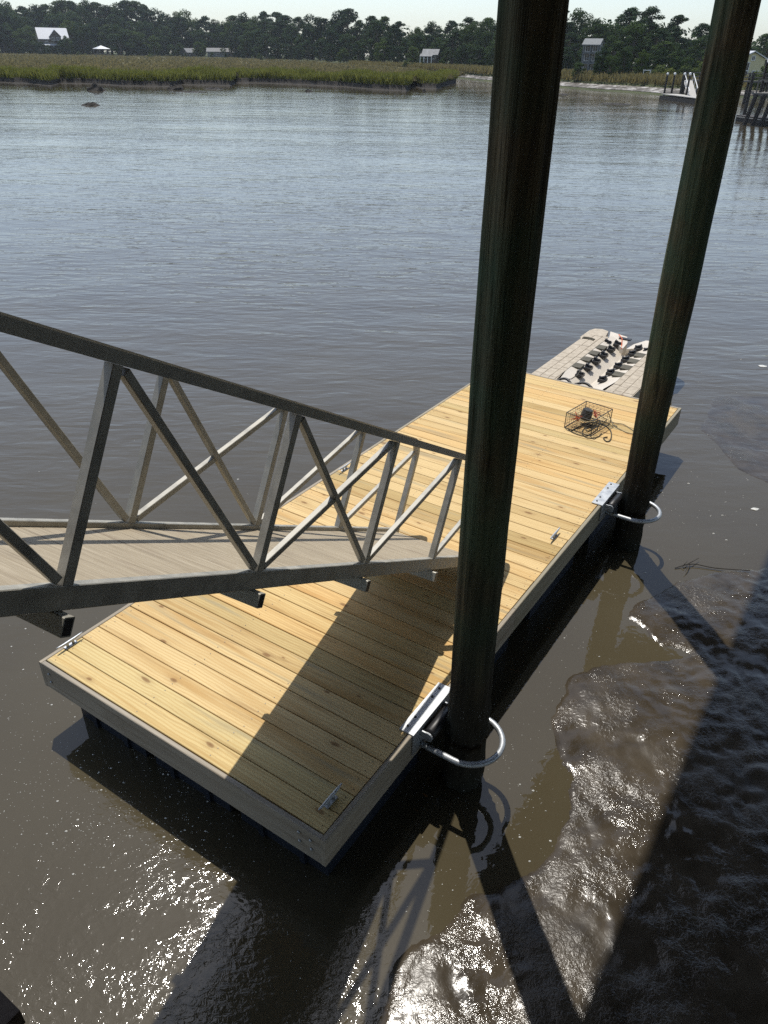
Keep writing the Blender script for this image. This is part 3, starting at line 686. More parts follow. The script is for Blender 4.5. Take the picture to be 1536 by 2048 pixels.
def far_house(x, dist, w, d, h, rise, label, wallm, roofm, zb=2.0, twist=0.0, wins=(), porch=None, name='house'):
    c = px_dist(x, dist, 0.0); a, b = axes_to_cam(c, twist)
    t = thing(name, label, 'house', c + ZZ * zb)
    m1 = MB(); walls(m1, c, a, b, w, d, zb - .3, zb + h, zb + h + rise); m1.build('wall', wallm, t)
    m2 = MB(); gable_roof(m2, c, a, b, w, d, zb + h - .1, zb + h + rise + .05, 0.6); m2.build('roof', roofm, t)
    for (u, z, ww, hh) in wins: window(t, c, a, b, u, zb + z, ww, hh, -d / 2 - .03)
    if porch:
        pw, pd, ph, off = porch; pc = c + a * off - b * (d / 2 + pd / 2)
        m3 = MB(); p = [pc - a * pw / 2 - b * pd / 2 + ZZ * (zb + ph - .5), pc + a * pw / 2 - b * pd / 2 + ZZ * (zb + ph - .5), pc + a * pw / 2 + b * pd / 2 + ZZ * (zb + ph + .2), pc - a * pw / 2 + b * pd / 2 + ZZ * (zb + ph + .2)]
        m3.add(p + [q + ZZ * .15 for q in p], [(0, 1, 2, 3), (7, 6, 5, 4), (0, 4, 5, 1), (1, 5, 6, 2), (2, 6, 7, 3), (3, 7, 4, 0)]); m3.build('porch_roof', roofm, t)
        for s in (-1, -.33, .33, 1): MB().box(pc + a * (s * (pw / 2 - .2)) - b * (pd / 2 - .2) + ZZ * (zb + (ph - .5) / 2), .25, .25, ph - .5, (a, b, ZZ)).build('porch_post', M_TRIM, t)
    return t
hs = far_house(113, 525, 15, 10, 6.0, 5.2, 'brown house with broad white metal roof among the trees behind the marsh flat', M_WALL_DARK, M_ROOF_WHITE, 3.0, 0.12, [(-4, 4.2, 1.4, 1.8), (-1, 4.2, 1.4, 1.8), (3, 4.2, 1.4, 1.8)], (9, 3, 3.6, -2.5))
c = px_dist(116, 525, 0.0); a, b = axes_to_cam(c, 0.12)
m1 = MB(); walls(m1, c - b * 3.6, a, b, 5.2, 6, 8.2, 10.4, 13.2, False); dm = m1.build('dormer', M_WALL_DARK, hs)
m2 = MB(); gable_roof(m2, c - b * 3.2, b, -a, 6.4, 5.6, 10.2, 13.4, .3); m2.build('dormer_roof', M_ROOF_WHITE, dm)
for u_ in (-1.2, 1.2): window(hs, c, a, b, u_, 9.2, 1.2, 1.4, -6.63)
far_house(380, 492, 5, 5, 1.8, 1.9, 'small hut with pale grey roof standing at the back of the marsh', M_WALL_DARK, M_ROOF_PALE, 2.0, 0.5, [(-1.2, 1.2, .9, .9), (1.4, 1.2, .9, .9)])
far_house(438, 486, 11, 7, 2.6, 1.6, 'long low grey boathouse beside the small grey hut', M_WALL_GREY, M_ROOF_GREY, 1.8, -0.1, [(-3, 1.4, 1.2, 1.0), (0, 1.4, 1.2, 1.0), (3, 1.4, 1.2, 1.0)])
far_house(466, 490, 9, 7, 2.4, 1.8, 'low shed with grey roof beyond the long boathouse', M_WALL_DARK, M_ROOF_GREY, 1.8, 0.25, [(-2, 1.3, 1, 1), (2, 1.3, 1, 1)])
far_house(862, 280, 4.2, 4.0, 2.2, 1.4, 'brown cottage with pale grey roof in the wood behind the marsh tip', M_WALL_DARK, M_ROOF_PALE, 2.6, -0.2, [(-1.6, 1.8, .9, 1.2), (1.2, 1.8, .9, 1.2)], (4, 1.6, 2.2, -1))
# pavilion with pyramid roof
def pavilion(x, dist, w, h, rise, label, zb=2.0):
    c = px_dist(x, dist, 0.0); a, b = axes_to_cam(c, 0.3); t = thing('pavilion', label, 'pavilion', c + ZZ * zb)
    P = [c + a * (i * w / 2) + b * (j * w / 2) + ZZ * (zb + h) for i, j in ((-1, -1), (1, -1), (1, 1), (-1, 1))]
    MB().add(P + [c + ZZ * (zb + h + rise)], [(0, 1, 4), (1, 2, 4), (2, 3, 4), (3, 0, 4), (3, 2, 1, 0)]).build('roof', M_ROOF_WHITE, t)
    for i, j in ((-1, -1), (1, -1), (1, 1), (-1, 1)): MB().box(c + a * (i * (w / 2 - .4)) + b * (j * (w / 2 - .4)) + ZZ * (zb + h / 2), .25, .25, h).build('post', M_OLDWOOD, t)
    MB().box(c + ZZ * (zb + .5), w - .6, w - .6, .3, (a, b, ZZ)).build('floor', M_OLDWOOD, t)
    return t
pavilion(206, 500, 7.5, 2.9, 1.6, 'open pavilion with white pyramid roof at the back of the marsh flat')
# tall grey house with stacked galleries
c = px_dist(1181, 186, 0.0); a, b = axes_to_cam(c, -0.15)
t = thing('house', 'tall grey house with stacked galleries half hidden by trees above the shell shore', 'house', c + ZZ * 1.8)
m1 = MB(); walls(m1, c + b * 2, a, b, 3.2, 5, 1.5, 7.2, 8.4); m1.build('wall', M_WALL_GREY, t)
m2 = MB(); gable_roof(m2, c + b * 1.2, a, b, 3.2, 6, 7.0, 8.1, .25); m2.build('roof', M_WALL_GREY, t)
for z in (1.9, 3.9, 5.7): MB().box(c - b * 1.2 + ZZ * z, 3.1, 1.8, .18, (a, b, ZZ)).build('gallery_floor', M_WALL_GREY, t)
for z in (2.8, 4.8): MB().box(c - b * 2.05 + ZZ * z, 3.0, .06, .10, (a, b, ZZ)).build('gallery_rail', M_WALL_GREY, t)
for s in (-1.45, 0, 1.45): MB().box(c + a * s - b * 2.0 + ZZ * 4.3, .2, .2, 5.2, (a, b, ZZ)).build('gallery_post', M_WALL_GREY, t)
for s in (-.75, .75):
    for z in (3.0, 5.0, 6.6): window(t, c, a, b, s, z, .8, 1.2, -.53)
# cream house at the right edge
c = px_dist(1494, 182, 0.0); a, b = axes_to_cam(c, 0.35)
t = thing('house', 'tall cream house with white gable roof and side porch beyond the docks', 'house', c + ZZ * 1.6)
zt = z_at(1494, 118, 182); zr = z_at(1494, 105, 182)
m1 = MB(); walls(m1, c, a, b, 4.6, 6, 1.4, zt, zr, False); m1.build('wall', M_WALL_YELLOW, t)
m2 = MB(); gable_roof(m2, c, b, -a, 6, 4.6, zt - .1, zr + .1, .4); m2.build('roof', M_ROOF_WHITE, t)
for (u_, z, ww, hh) in ((-0.9, zt - 1.2, .8, 1.2), (-0.9, zt - 3.8, .8, 1.3), (0.9, zt - 3.8, .8, 1.2), (-.9, 2.6, .8, 1.1), (.9, 2.6, 1.0, 1.1), (0, zt + .15, .5, .6)): window(t, c, a, b, u_, z, ww, hh, -3.03)
m3 = MB(); pc = c + a * 3.4 - b * 1.6
m3.box(pc + ZZ * (zt - 2.2), 2.6, 4.0, .18, (a, b, ZZ)); m3.build('porch_roof', M_ROOF_WHITE, t)
for s in (-1.8, 1.8): MB().box(pc + a * 1.1 + b * s + ZZ * (1.4 + (zt - 2.3 - 1.4) / 2), .22, .22, zt - 2.3 - 1.4, (a, b, ZZ)).build('porch_post', M_TRIM, t)
# swing frame on the far shore
c = px_dist(1298, 168, 1.5); a, b = axes_to_cam(c)
t = thing('swing_frame', 'small white swing frame on the grass before the dark wood', 'swing frame', c)
for s in (-.6, .6): MB().box(c + a * s + ZZ * .75, .12, .12, 1.7).build('post', M_TRIM, t)
MB().box(c + ZZ * 1.6, 1.45, .12, .14, (a, b, ZZ)).build('crossbar', M_TRIM, t)

# far floating dock with four lamp posts
d1 = [px(1320, 193, 0.35), px(1388, 202, 0.35)]; e = (d1[1] - d1[0]); Lf = e.length * 1.35; e.normalize(); e2 = Vector((-e.y, e.x, 0))
c = d1[0] + e * Lf / 2 + e2 * 1.2
t = thing('floating_dock', 'far floating dock with lamp posts off the grassy shore', 'dock', Vector((c.x, c.y, 0)))
for i in range(int(Lf / 0.6)): MB().box(d1[0] + e * (0.3 + i * .6) + e2 * 1.2 + ZZ * .33, .57, 2.4, .08, (e, e2, ZZ)).build('plank', M_PALEDECK, t)
MB().box(c + ZZ * (-.18 + .0), Lf + .1, 2.5, .62, (e, e2, ZZ)).build('hull', M_DARKWOOD, t)
for i, (xb, yb, xt, yt) in enumerate(((1328, 189, 1337, 148), (1342, 191, 1354, 148), (1361, 194, 1367, 148), (1371, 197, 1381, 148))):
    q = px(xb, yb, 0.3); dd = Vector((q.x, q.y, 0)).length; zt = z_at(xt, yt, dd)
    t = thing('lamp_post', 'black timber lamp post with white globe on the far dock', 'lamp post', Vector((q.x, q.y, -0.5)), 'lamp posts on the far dock')
    MB().tube([Vector((q.x, q.y, -1)), Vector((q.x, q.y, 1.5)), Vector((q.x, q.y, zt - .1))], [.17, .15, .13], 8).build('pole', M_DARKWOOD, t)
    g = MB(); n = 8
    for r in range(5):
        ph = math.pi * r / 4
        for k in range(n): g.v.append((q.x + .2 * math.sin(ph) * math.cos(6.283 * k / n), q.y + .2 * math.sin(ph) * math.sin(6.283 * k / n), zt + .2 * math.cos(ph)))
    g.f += [(r * n + k, r * n + (k + 1) % n, (r + 1) * n + (k + 1) % n, (r + 1) * n + k) for r in range(4) for k in range(n)]
    g.build('globe', M_GLOBE, t, True)
# ramp and walkway of that dock
top = px_dist(1384, 134, 2.3); bot = px(1385, 197, 0.4)
ax = (top - bot).normalized(); sd = ax.cross(ZZ).normalized()
t = thing('dock_ramp', 'pale ramp with rails rising from the far floating dock', 'ramp', bot)
MB().bar(bot, top, 1.2, .1).build('walkway', M_PALEDECK, t)
for s in (-.6, .6): MB().bar(bot + sd * s + ZZ * .9, top + sd * s + ZZ * .9, .08, .08).build('rail', M_TRIM, t)
for s in (-.6, .6):
    for k in (0.05, .35, .65, .95): MB().bar(bot.lerp(top, k) + sd * s, bot.lerp(top, k) + sd * s + ZZ * .9, .06, .06, Vector((1, 0, 0))).build('rail_post', M_TRIM, t)
wa, wb = px_dist(1376, 136, 2.3), px_dist(1560, 140, 2.3); we = (wb - wa); wL = we.length; we.normalize(); wp = Vector((-we.y, we.x, 0))
t = thing('walkway_pier', 'long dark timber walkway on piles along the far shore', 'pier', Vector((wa.x, wa.y, 0)))
MB().bar(wa, wb, 1.5, .2).build('deck', M_OLDWOOD, t)
for s in (-.7, .7):
    for hh in (.5, 1.0): MB().bar(wa + wp * s + ZZ * hh, wb + wp * s + ZZ * hh, .08, .1).build('rail', M_OLDWOOD, t)
k = 0
while k * 2.4 < wL:
    for s in (-.7, .7):
        q = wa + we * (k * 2.4) + wp * s; MB().box(q + ZZ * (-.7), .25, .25, 3.6 - .0).build('post', M_DARKWOOD, t)
    k += 1
# nearer dock at the right edge with battered fender piles
q0, q1 = px(1472, 234, 0.35), px(1540, 243, 0.35); e = q1 - q0; Lf = e.length + 2; e.normalize(); e2 = Vector((-e.y, e.x, 0))
t = thing('floating_dock', 'low dark floating dock beside a cluster of leaning fender piles', 'dock', q0)
c = q0 + e * Lf / 2 + e2 * .9
MB().box(c + ZZ * (-.42 + .30), Lf, 1.8, .6, (e, e2, ZZ)).build('hull', M_DARKWOOD, t)
for i in range(int(Lf / .5)): MB().box(q0 + e * (.25 + i * .5) + e2 * .9 + ZZ * (.24 - .2), .47, 1.86, .07, (e, e2, ZZ)).build('plank', M_PALEDECK, t)
q = px(1489, 227, 0.3); zt = z_at(1508, 150, Vector((q.x, q.y, 0)).length)
mb = MB(); mb.tube([Vector((q.x, q.y, -1)), Vector((q.x, q.y, zt))], [.19, .15], 9); single('mooring_pile', mb, M_DARKWOOD, 'tall dark mooring pile standing on the right hand far dock', 'pile', origin=Vector((q.x, q.y, 0)))
q = px(1487, 208, 0.0); zt = z_at(1494, 180, Vector((q.x, q.y, 0)).length)
mb = MB(); mb.tube([Vector((q.x, q.y, -1)), Vector((q.x, q.y, zt))], [.22, .2], 9); single('mooring_pile', mb, M_DARKWOOD, 'short thick dark pile in the water behind the tall mooring pile', 'pile', origin=Vector((q.x, q.y, 0)))
pdist = Vector((q1.x, q1.y, 0)).length
pt = px_dist(1536, pdist + 1, 2.55, 200)
t = thing('boat_platform', 'dark timber boat platform on leaning piles at the right hand dock', 'platform', Vector((pt.x, pt.y, 0)))
a, b = axes_to_cam(pt)
MB().box(pt + a * .6 + ZZ * -.1, 3.8, 3, .22, (a, b, ZZ)).build('deck', M_OLDWOOD, t)
for i, xx in enumerate((-1.15, -.45, .25, .95, 1.7)):
    p1 = pt + a * (xx + .1) - b * 1.4 - ZZ * .1; p0 = p1 - a * .55 - b * .2; p0.z = -.8
    MB().tube([p0, p1], .2, 8).build('fender_pile', M_DARKWOOD, t)
for xx in (-1.1, .3, 1.6): MB().box(pt + a * xx - b * 1.3 + ZZ * .5, .1, .1, 1.0).build('rail_post', M_OLDWOOD, t)
MB().box(pt + a * .3 - b * 1.3 + ZZ * 1.0, 3.0, .1, .1, (a, b, ZZ)).build('rail', M_OLDWOOD, t)
for s in (-.8, 1.5): MB().box(pt + a * s + ZZ * 1.2, .18, .18, 2.5).build('roof_post', M_DARKWOOD, t)
rp = pt + a * .9 + ZZ * 2.45; m3 = MB(); gable_roof(m3, Vector((rp.x, rp.y, 0)), a, b, 2.8, 3, 2.55 + 2.3, 2.55 + 2.9, .3, .1); m3.build('roof', M_ROOF_WHITE, t)

# ------------------------------------------------------------------ floating dock (foreground)
dock = thing('floating_dock', 'new yellow pine floating dock with weathered edge boards beside the round piles', 'dock', D(DL / 2, DW / 2, 0))
FT, FH = 0.040, 0.27
AX = (V, U, ZZ); AXU = (U, V, ZZ)
NB = 48; pit = (DL - 2 * FT - 0.012) / NB; blen = DW - 2 * FT - 0.008
bmesh_var = []
for k in range(6):
    q = MB(); q.box((0, 0, 0), blen - (0, .004, .002, .006, .003, .001)[k], pit - (.006, .005, .0075, .0055, .0065, .009)[k], .038, None, 0.004); bmesh_var.append(q.mesh('deck_board', M_PINE))
rzv = math.atan2(V.y, V.x)
dl_ = dock.location
for i in range(NB):
    o = put('deck_board', bmesh_var[random.randrange(6)], dock)
    o.location = D(FT + .006 + pit * (i + .5), DW / 2 + random.uniform(-.001, .001), DECK_Z - .019 + random.uniform(-.0012, .0012)) - dl_
    o.rotation_euler = (0, random.uniform(-.0006, .0006), rzv + random.uniform(-.0006, .0006))
def fascia(a_, b_, inset_axis, name='edge_board', z=DECK_Z + .001, hgt=FH):
    q = MB(); L_ = (b_ - a_).length; q.box((0, 0, 0), L_, FT - .002, hgt, None, .005); o = put(name, q.mesh(name, M_FASCIA), dock)
    mid = (a_ + b_) / 2 + inset_axis * (FT / 2); o.location = Vector((mid.x, mid.y, z - hgt / 2)) - dl_; dd = b_ - a_; o.rotation_euler[2] = math.atan2(dd.y, dd.x); return o
fascia(D(0, FT), D(0, DW - FT), U)
fascia(D(DL, FT), D(DL, DW - FT), -U)
fascia(D(0, 0), D(4.9, 0), V); fascia(D(4.904, 0), D(DL, 0), V)
fascia(D(0, DW), D(2.92, DW), -V, z=DECK_Z + .003); fascia(D(2.925, DW), D(DL, DW), -V, z=DECK_Z + .002)
# joists and floats
for v_ in (0.35, 1.12, 1.9, 2.67): MB().box(D(DL / 2, v_, DECK_Z - .038 - .10), DL - .12, .04, .19, AXU).build('joist', M_FASCIA, dock)
fm = MB()
hw, hd, z0, z1 = .42, .62, -.14, .43
lo = [(-hw + .05, -hd + .05), (hw - .05, -hd + .05), (hw - .05, hd - .05), (-hw + .05, hd - .05)]; hi = [(-hw, -hd), (hw, -hd), (hw, hd), (-hw, hd)]
def ring(pts, z): return [(p[0], p[1], z) for p in pts]
fm.add(ring(lo, z0) + ring(hi, z0 + .1) + ring(hi, z1 - .06) + ring([(x * 1.06, y * 1.05) for x, y in hi], z1 - .05) + ring([(x * 1.06, y * 1.05) for x, y in hi], z1),
       [(3, 2, 1, 0)] + [(r * 4 + k, r * 4 + (k + 1) % 4, (r + 1) * 4 + (k + 1) % 4, (r + 1) * 4 + k) for r in range(4) for k in range(4)] + [(16, 17, 18, 19)])
for s in (-.2, .2): fm.box((s, -hd - .004, .15), .05, .04, .4)
fme = fm.mesh('float', M_FLOAT)
for u_ in (.80, 2.55, 4.31, 6.07, 7.82):
    for v_ in (.55, 1.51, 2.47):
        o = put('float', fme, dock, D(u_, v_) - dl_); o.rotation_euler[2] = rzv
# screw heads
sc_mb = MB()
for i in range(NB):
    for v_ in (.10, 1.12, 1.9, DW - .10):
        for s in (-.045, .045):
            p = D(FT + .006 + pit * (i + .5) + s + random.uniform(-.008, .008), v_ + random.uniform(-.012, .012), DECK_Z + .0022); n = 6; r = .0045
            sc_mb.add([p + U * (r * math.cos(6.283 * k / n)) + V * (r * math.sin(6.283 * k / n)) for k in range(n)], [tuple(range(n))])
scr = sc_mb.build('screw_heads', M_STEEL_DARK, dock, kind='stuff')
def bolt(p, nrm, r, parent, m_=M_GALV, name='bolt', h_=.012):
    q = MB(); nrm = nrm.normalized(); q.tube([p, p + nrm * h_ * .6, p + nrm * h_], [r, r * .9, r * .4], 8); return q.build(name, m_, parent, True)
for (v_, z) in ((DW - .12, .64), (DW - .115, .55), (DW - .22, .65), (DW - .215, .56), (.12, .63), (.12, .54)):
    bolt(D(-.001, v_, z), -U, .013, dock)
# cleats
def cleat(u_, v_, label):
    t = thing('dock_cleat', label, 'cleat', D(u_, v_, DECK_Z), 'galvanised dock cleats')
    p = [D(u_ + s, v_, DECK_Z + z) for s, z in ((-.130, .058), (-.10, .052), (-.05, .048), (0, .048), (.05, .048), (.10, .052), (.130, .058))]
    MB().tube(p, [.005, .0095, .012, .013, .012, .0095, .005], 8).build('horn', M_GALV, t, True)
    for s in (-.028, .028): MB().tube([D(u_ + s, v_, DECK_Z + .006), D(u_ + s, v_, DECK_Z + .05)], [.014, .010], 8).build('leg', M_GALV, t, True)
    MB().box(D(u_, v_, DECK_Z + .005), .115, .042, .008, AXU).build('base_plate', M_GALV, t)
    return t
cleat(.28, .055, 'galvanised cleat on the sunlit dock corner below the gangway')
cleat(.27, 2.865, 'galvanised cleat in the gangway shadow at the dock corner by the first pile')
cleat(4.28, 2.835, 'galvanised cleat on the dock edge between the two piles')
cleat(4.22, .10, 'galvanised cleat on the far dock edge seen through the gangway rails')
# pile guides
def guide(pu, pv, cu, label, hl=.30):
    t = thing('pile_guide', label, 'pile guide', D(pu, DW, .5))
    u0, u1 = pu - hl, pu + hl
    MB().box(D((u0 + u1) / 2, DW - .052, DECK_Z + .009), u1 - u0, .128, .009, AXU).build('top_plate', M_GALV, t)
    MB().box(D((u0 + u1) / 2, DW + .0085, DECK_Z - .10), u1 - u0, .009, .22, AXU).build('face_plate', M_GALV, t)
    for s in (.06, .17, .43, .54): bolt(D(u0 + s, DW - .075, DECK_Z + .0135), ZZ, .011, t, M_STEEL_DARK)
    for s in (.16, .42):
        q = MB(); q.box(D(u0 + s - .05 * (1 if s < .3 else -1), DW + .055, DECK_Z - .06), .012, .085, .075, AXU); q.tube([D(u0 + s - .05 * (1 if s < .3 else -1) - .007, DW + .075, DECK_Z - .06), D(u0 + s - .05 * (1 if s < .3 else -1) + .007, DW + .075, DECK_Z - .06)], .043, 12); q.build('lug', M_GALV, t)
    MB().tube([D(u0 + .13, DW + .075, DECK_Z - .06), D(u0 + .15, DW + .075, DECK_Z - .06), D(u0 + .43, DW + .075, DECK_Z - .06), D(u0 + .45, DW + .075, DECK_Z - .06)], [.03, .05, .05, .03], 14).build('roller', M_RUBBER, t, True)
    R0 = .26; zc = .535; cv = pv + .055
    path = [D(cu - R0, DW + .012, zc)] + [D(cu - R0, DW + .012 + (cv - DW - .012) * k / 3, zc) for k in (1, 2)]
    path += [D(cu - R0 * math.cos(a_), cv + R0 * math.sin(a_), zc) for a_ in [math.pi * k / 18 for k in range(19)]]
    path += [D(cu + R0, DW + .012 + (cv - DW - .012) * k / 3, zc) for k in (2, 1, 0)]
    MB().tube(path, .024, 12).build('hoop', M_GALV, t, True)
    return t
PILE1, PILE2 = (1.515, 3.27), (5.72, 3.27)
guide(1.38, PILE1[1], 1.455, 'galvanised pile guide with roller and hoop round the pile at the gangway end')
guide(5.50, PILE2[1], 5.66, 'galvanised pile guide with roller and hoop round the pile by the crab trap')
# piles
def pile(pu, pv, lean_u, r_lo, r_hi, label):
    base = D(pu, pv, 0); mb = MB(); n, rows = 40, 150; z0, z1 = -1.6, 8.95
    vs = []
    for i in range(rows + 1):
        z = z0 + (z1 - z0) * i / rows; r = r_lo + (r_hi - r_lo) * min(1, max(0, (z - .6) / 2.5))
        c = base + U * (lean_u * max(z, 0) / 5.0)
        for k in range(n):
            a_ = 2 * math.pi * k / n
            rr = r * (1 + .018 * math.sin(3 * a_ + pu) + .012 * math.sin(7 * a_ + z * .6))
            rr += .016 * float(fbm(np.array(a_ * 2.6), np.array(z * .7 + pu), 5, 3)) - .010 * max(0, float(fbm(np.array(a_ * 6.4 + pu * 3), np.array(z * .35), 23, 2)) - .22) * 4
            if z < 1.0: rr += (.036 * float(fbm(np.array(a_ * 7.), np.array(z * 16), 9, 3)) + .006) * min(1, (1.0 - z) * 3)
            vs.append(c + Vector((math.cos(a_) * rr, math.sin(a_) * rr, z)))
    fs = [(i * n + k, i * n + (k + 1) % n, (i + 1) * n + (k + 1) % n, (i + 1) * n + k) for i in range(rows) for k in range(n)] + [tuple(rows * n + k for k in range(n))]
    mb.add(vs, fs); return single('timber_pile', mb, M_PILE, label, 'pile', origin=base, smooth=True)
pile(*PILE1, -.095, .155, .157, 'tall dark green brown timber pile beside the gangway end')
pile(*PILE2, -.24, .154, .179, 'tall dark timber pile beside the crab trap')

# ------------------------------------------------------------------ gangway
GD = ray(1476, 1072).normalized()
GH = Vector((GD.x, GD.y, 0)).normalized(); GP = Vector((GH.y, -GH.x, 0)); GU = GP.cross(GD).normalized()
F0 = px(793, 1056, .81); GW = 0.95
def G(s, w_, h_=0.0): return F0 + GD * s + GP * w_ + GU * h_
SP = 1.29; RHS = {0: 0.968, 1: 0.922}; S_END = -6.35
gang = thing('gangway', 'weathered aluminium truss gangway with composite deck sloping down to the dock', 'gangway', F0)
TB = .052
for w_ in (0, GW):
    RH = RHS[0 if w_ == 0 else 1]
    MB().bar(G(S_END, w_, -.052), G(0.03, w_, -.052), TB, .104, GU, .004).build('bottom_chord', M_ALU, gang)
    R0 = .17; path, axs = [], []
    path.append(G(S_END, w_, RH - TB / 2)); axs.append((GP, GU))
    path.append(G(-R0, w_, RH - TB / 2)); axs.append((GP, GU))
    for k in range(1, 9):
        a_ = math.pi / 2 * k / 8
        path.append(G(-R0 + R0 * math.sin(a_), w_, RH - TB / 2 - R0 + R0 * math.cos(a_))); axs.append((GP, GU * math.cos(a_) + GD * math.sin(a_)))
    path.append(G(0, w_, 0.002)); axs.append((GP, GD))
    q = MB(); q.sweep(path, axs, TB, TB); q.build('top_rail', M_ALU, gang)
    for k in range(1, 5):
        MB().bar(G(-SP * k, w_, 0.001), G(-SP * k, w_, RH - TB - .001), TB, TB, GD, .003).build('post', M_ALU, gang)
    dg = []
    for k in range(0, 5):
        sa_, sb_ = -SP * (k + 1), -SP * k
        if k <= 2: dg.append((sa_ + .045, .02, sb_ - .045 - (.03 if k == 0 else 0), RH - TB - (.10 if k == 0 else .02)))
        if k >= 2: dg.append((sa_ + .05, RH - TB - .02, sb_ - .045, .02))
    for s0, h0, s1, h1 in dg:
        if s0 < S_END: h0 = h0 + (h1 - h0) * (S_END - s0) / (s1 - s0); s0 = S_END
        MB().bar(G(s0, w_ + (.004 if h0 > h1 else -.004), h0), G(s1, w_ + (.004 if h0 > h1 else -.004), h1), .040, .040, GU, .003).build('diagonal', M_ALU, gang)
for k in range(0, 5):
    MB().bar(G(-SP * k - .02, -.04, -.104 - .042), G(-SP * k - .02, GW + .09, -.104 - .042), .052, .082, GU, .004).build('cross_beam', M_ALU, gang) if k > 0 else None
    if k > 0: MB().bar(G(-SP * k - .02, GW + .0895, -.104 - .042), G(-SP * k - .02, GW + .0905, -.104 - .042), .040, .070, GU).build('tube_end', M_RUBBER, gang)
q = MB(); q.box((0, 0, 0), GW - TB - .006, .1432, .025, None, .005); gbm = q.mesh('gangway_board', M_COMP)
rot = Matrix((GP, GD, GP.cross(GD))).transposed().to_euler()
nb = int((-S_END) / .1435)
for i in range(nb):
    o = put('gangway_board', gbm, gang, G(-.06 - .1435 * i - .07, GW / 2, -.045) - F0); o.rotation_euler = rot
for w_ in (.3, .65): MB().bar(G(S_END, w_, -.085), G(-.02, w_, -.085), .04, .05, GU).build('stringer', M_ALU, gang)

# ------------------------------------------------------------------ jet-ski port beyond the dock
def stone_mat():
    mt, N, L, B = mat('tan_stamped_stone'); tc = N.new('ShaderNodeTexCoord'); o = tc.outputs['Object']
    n = noise(N, L, o, 14, 4, 0.6); r = ramp(N, [(0.3, (0.37, 0.315, 0.24)), (0.7, (0.53, 0.465, 0.37))]); L.new(n.outputs[0], r.inputs[0])
    L.new(r.outputs[0], B.inputs['Base Color']); B.inputs['Roughness'].default_value = .8; bump(N, L, noise(N, L, o, 40, 3).outputs[0], .6, .003, B); return mt
M_STONE = stone_mat(); M_CREAM = plain('cream_polyethylene', (0.62, 0.56, 0.47), 0.5, 0, 0.06, 3)
M_JOINT = plain('stone_joint', (0.30, 0.24, 0.19), .9); M_PAD = plain('olive_grey_pad', (0.10, 0.092, 0.068), .85)
PZ = .60
port = thing('jet_ski_port', 'tan stone patterned jet ski port with cream cradle and black rollers at the dock end', 'jet ski port', D(10.2, 1.36, 0))
PU0, PV0, PV1 = DL + .06, .52, 2.22
PC = (PV0 + PV1) / 2
def slab(pts, z0, z1, name, m_, parent, lab=None):
    n = len(pts); q = MB(); q.add([D(u_, v_, z1) for u_, v_ in pts] + [D(u_, v_, z0) for u_, v_ in pts], [tuple(range(n))[::-1], tuple(range(n, 2 * n))] + [(k, (k + 1) % n, n + (k + 1) % n, n + k) for k in range(n)])
    return q.build(name, m_, parent)
wing = [(PU0, PV0), (PU0, .98), (9.32, .93), (11.55, .86), (11.86, .80), (11.92, .66), (11.86, .53), (11.70, PV0 - .04), (11.2, PV0 - .04), (11.15, PV0)]
slab(wing, -.15, PZ, 'side_deck', M_STONE, port)
wing2 = [(u_, 2 * PC - v_) for u_, v_ in wing][::-1]
slab(wing2, -.15, PZ, 'side_deck', M_STONE, port)
# cream cradle: a trough with a keel groove
q = MB(); us = [PU0, 8.95, 9.35, 9.8, 10.4, 10.9, 11.15, 11.35, 11.6]; secs = []
for u_ in us:
    o_ = .40 if u_ < 9.3 else .48; hg = .43 if u_ > 9 else .37
    dp = .05 if u_ < 8.8 else .0
    prof = [(-hg, PZ + .004), (-o_ * .55, PZ - .035), (-.10, PZ - .12), (0, PZ - .17), (.10, PZ - .12), (o_ * .55, PZ - .035), (hg, PZ + .004)]
    secs.append([D(u_, PC + dv, z) for dv, z in prof])
for s_ in secs: q.v += [tuple(p) for p in s_]
q.f += [(i * 7 + k, i * 7 + k + 1, (i + 1) * 7 + k + 1, (i + 1) * 7 + k) for i in range(6) for k in range(6)]
q.f += [(i * 7 + k, i * 7 + k + 1, (i + 1) * 7 + k + 1, (i + 1) * 7 + k) for i in (6, 7) for k in (0, 1, 4, 5)]
q.build('cradle', M_CREAM, port, False)
for sgn in (-1, 1):
    slab([(11.5, PC + sgn * .43), (11.93, PC + sgn * .55), (11.80, PC + sgn * .18), (11.45, PC + sgn * .06), (11.1, PC + sgn * .03)][::(1 if sgn > 0 else -1)], -.1, PZ - .02, 'arm_tip', M_CREAM, port)
slab([(PU0 + .05, PC - .35), (10.9, PC - .35), (10.9, PC + .35), (PU0 + .05, PC + .35)][::-1], -.15, PZ - .2, 'base', M_CREAM, port)
def roller(u_, sgn, off):
    p = D(u_, PC + sgn * off, PZ - .035)
    MB().box(p + ZZ * .0, .15, .12, .05, AXU).build('roller_bracket', M_RUBBER, port)
    q = MB(); ax_ = (V * .9 + ZZ * (.35 * sgn)).normalized()
    q.tube([p + ZZ * .045 - ax_ * .055, p + ZZ * .045 - ax_ * .02, p + ZZ * .045 + ax_ * .02, p + ZZ * .045 + ax_ * .055], [.036, .024, .024, .036], 10); q.build('roller', M_RUBBER, port, True)
for u_ in (9.40, 9.79, 10.18, 10.56, 10.94, 11.29):
    for sgn in (-1, 1): roller(u_, sgn, .195)
for u_ in (11.25,):
    for sgn in (-1, 1): roller(u_, sgn, .37)
for u_ in (9.71, 10.11, 10.49, 10.86):
    for sgn in (-1, 1):
        MB().box(D(u_, PC + sgn * .355, PZ - .005), .21, .165, .03, AXU).build('grip_pad', M_PAD, port)
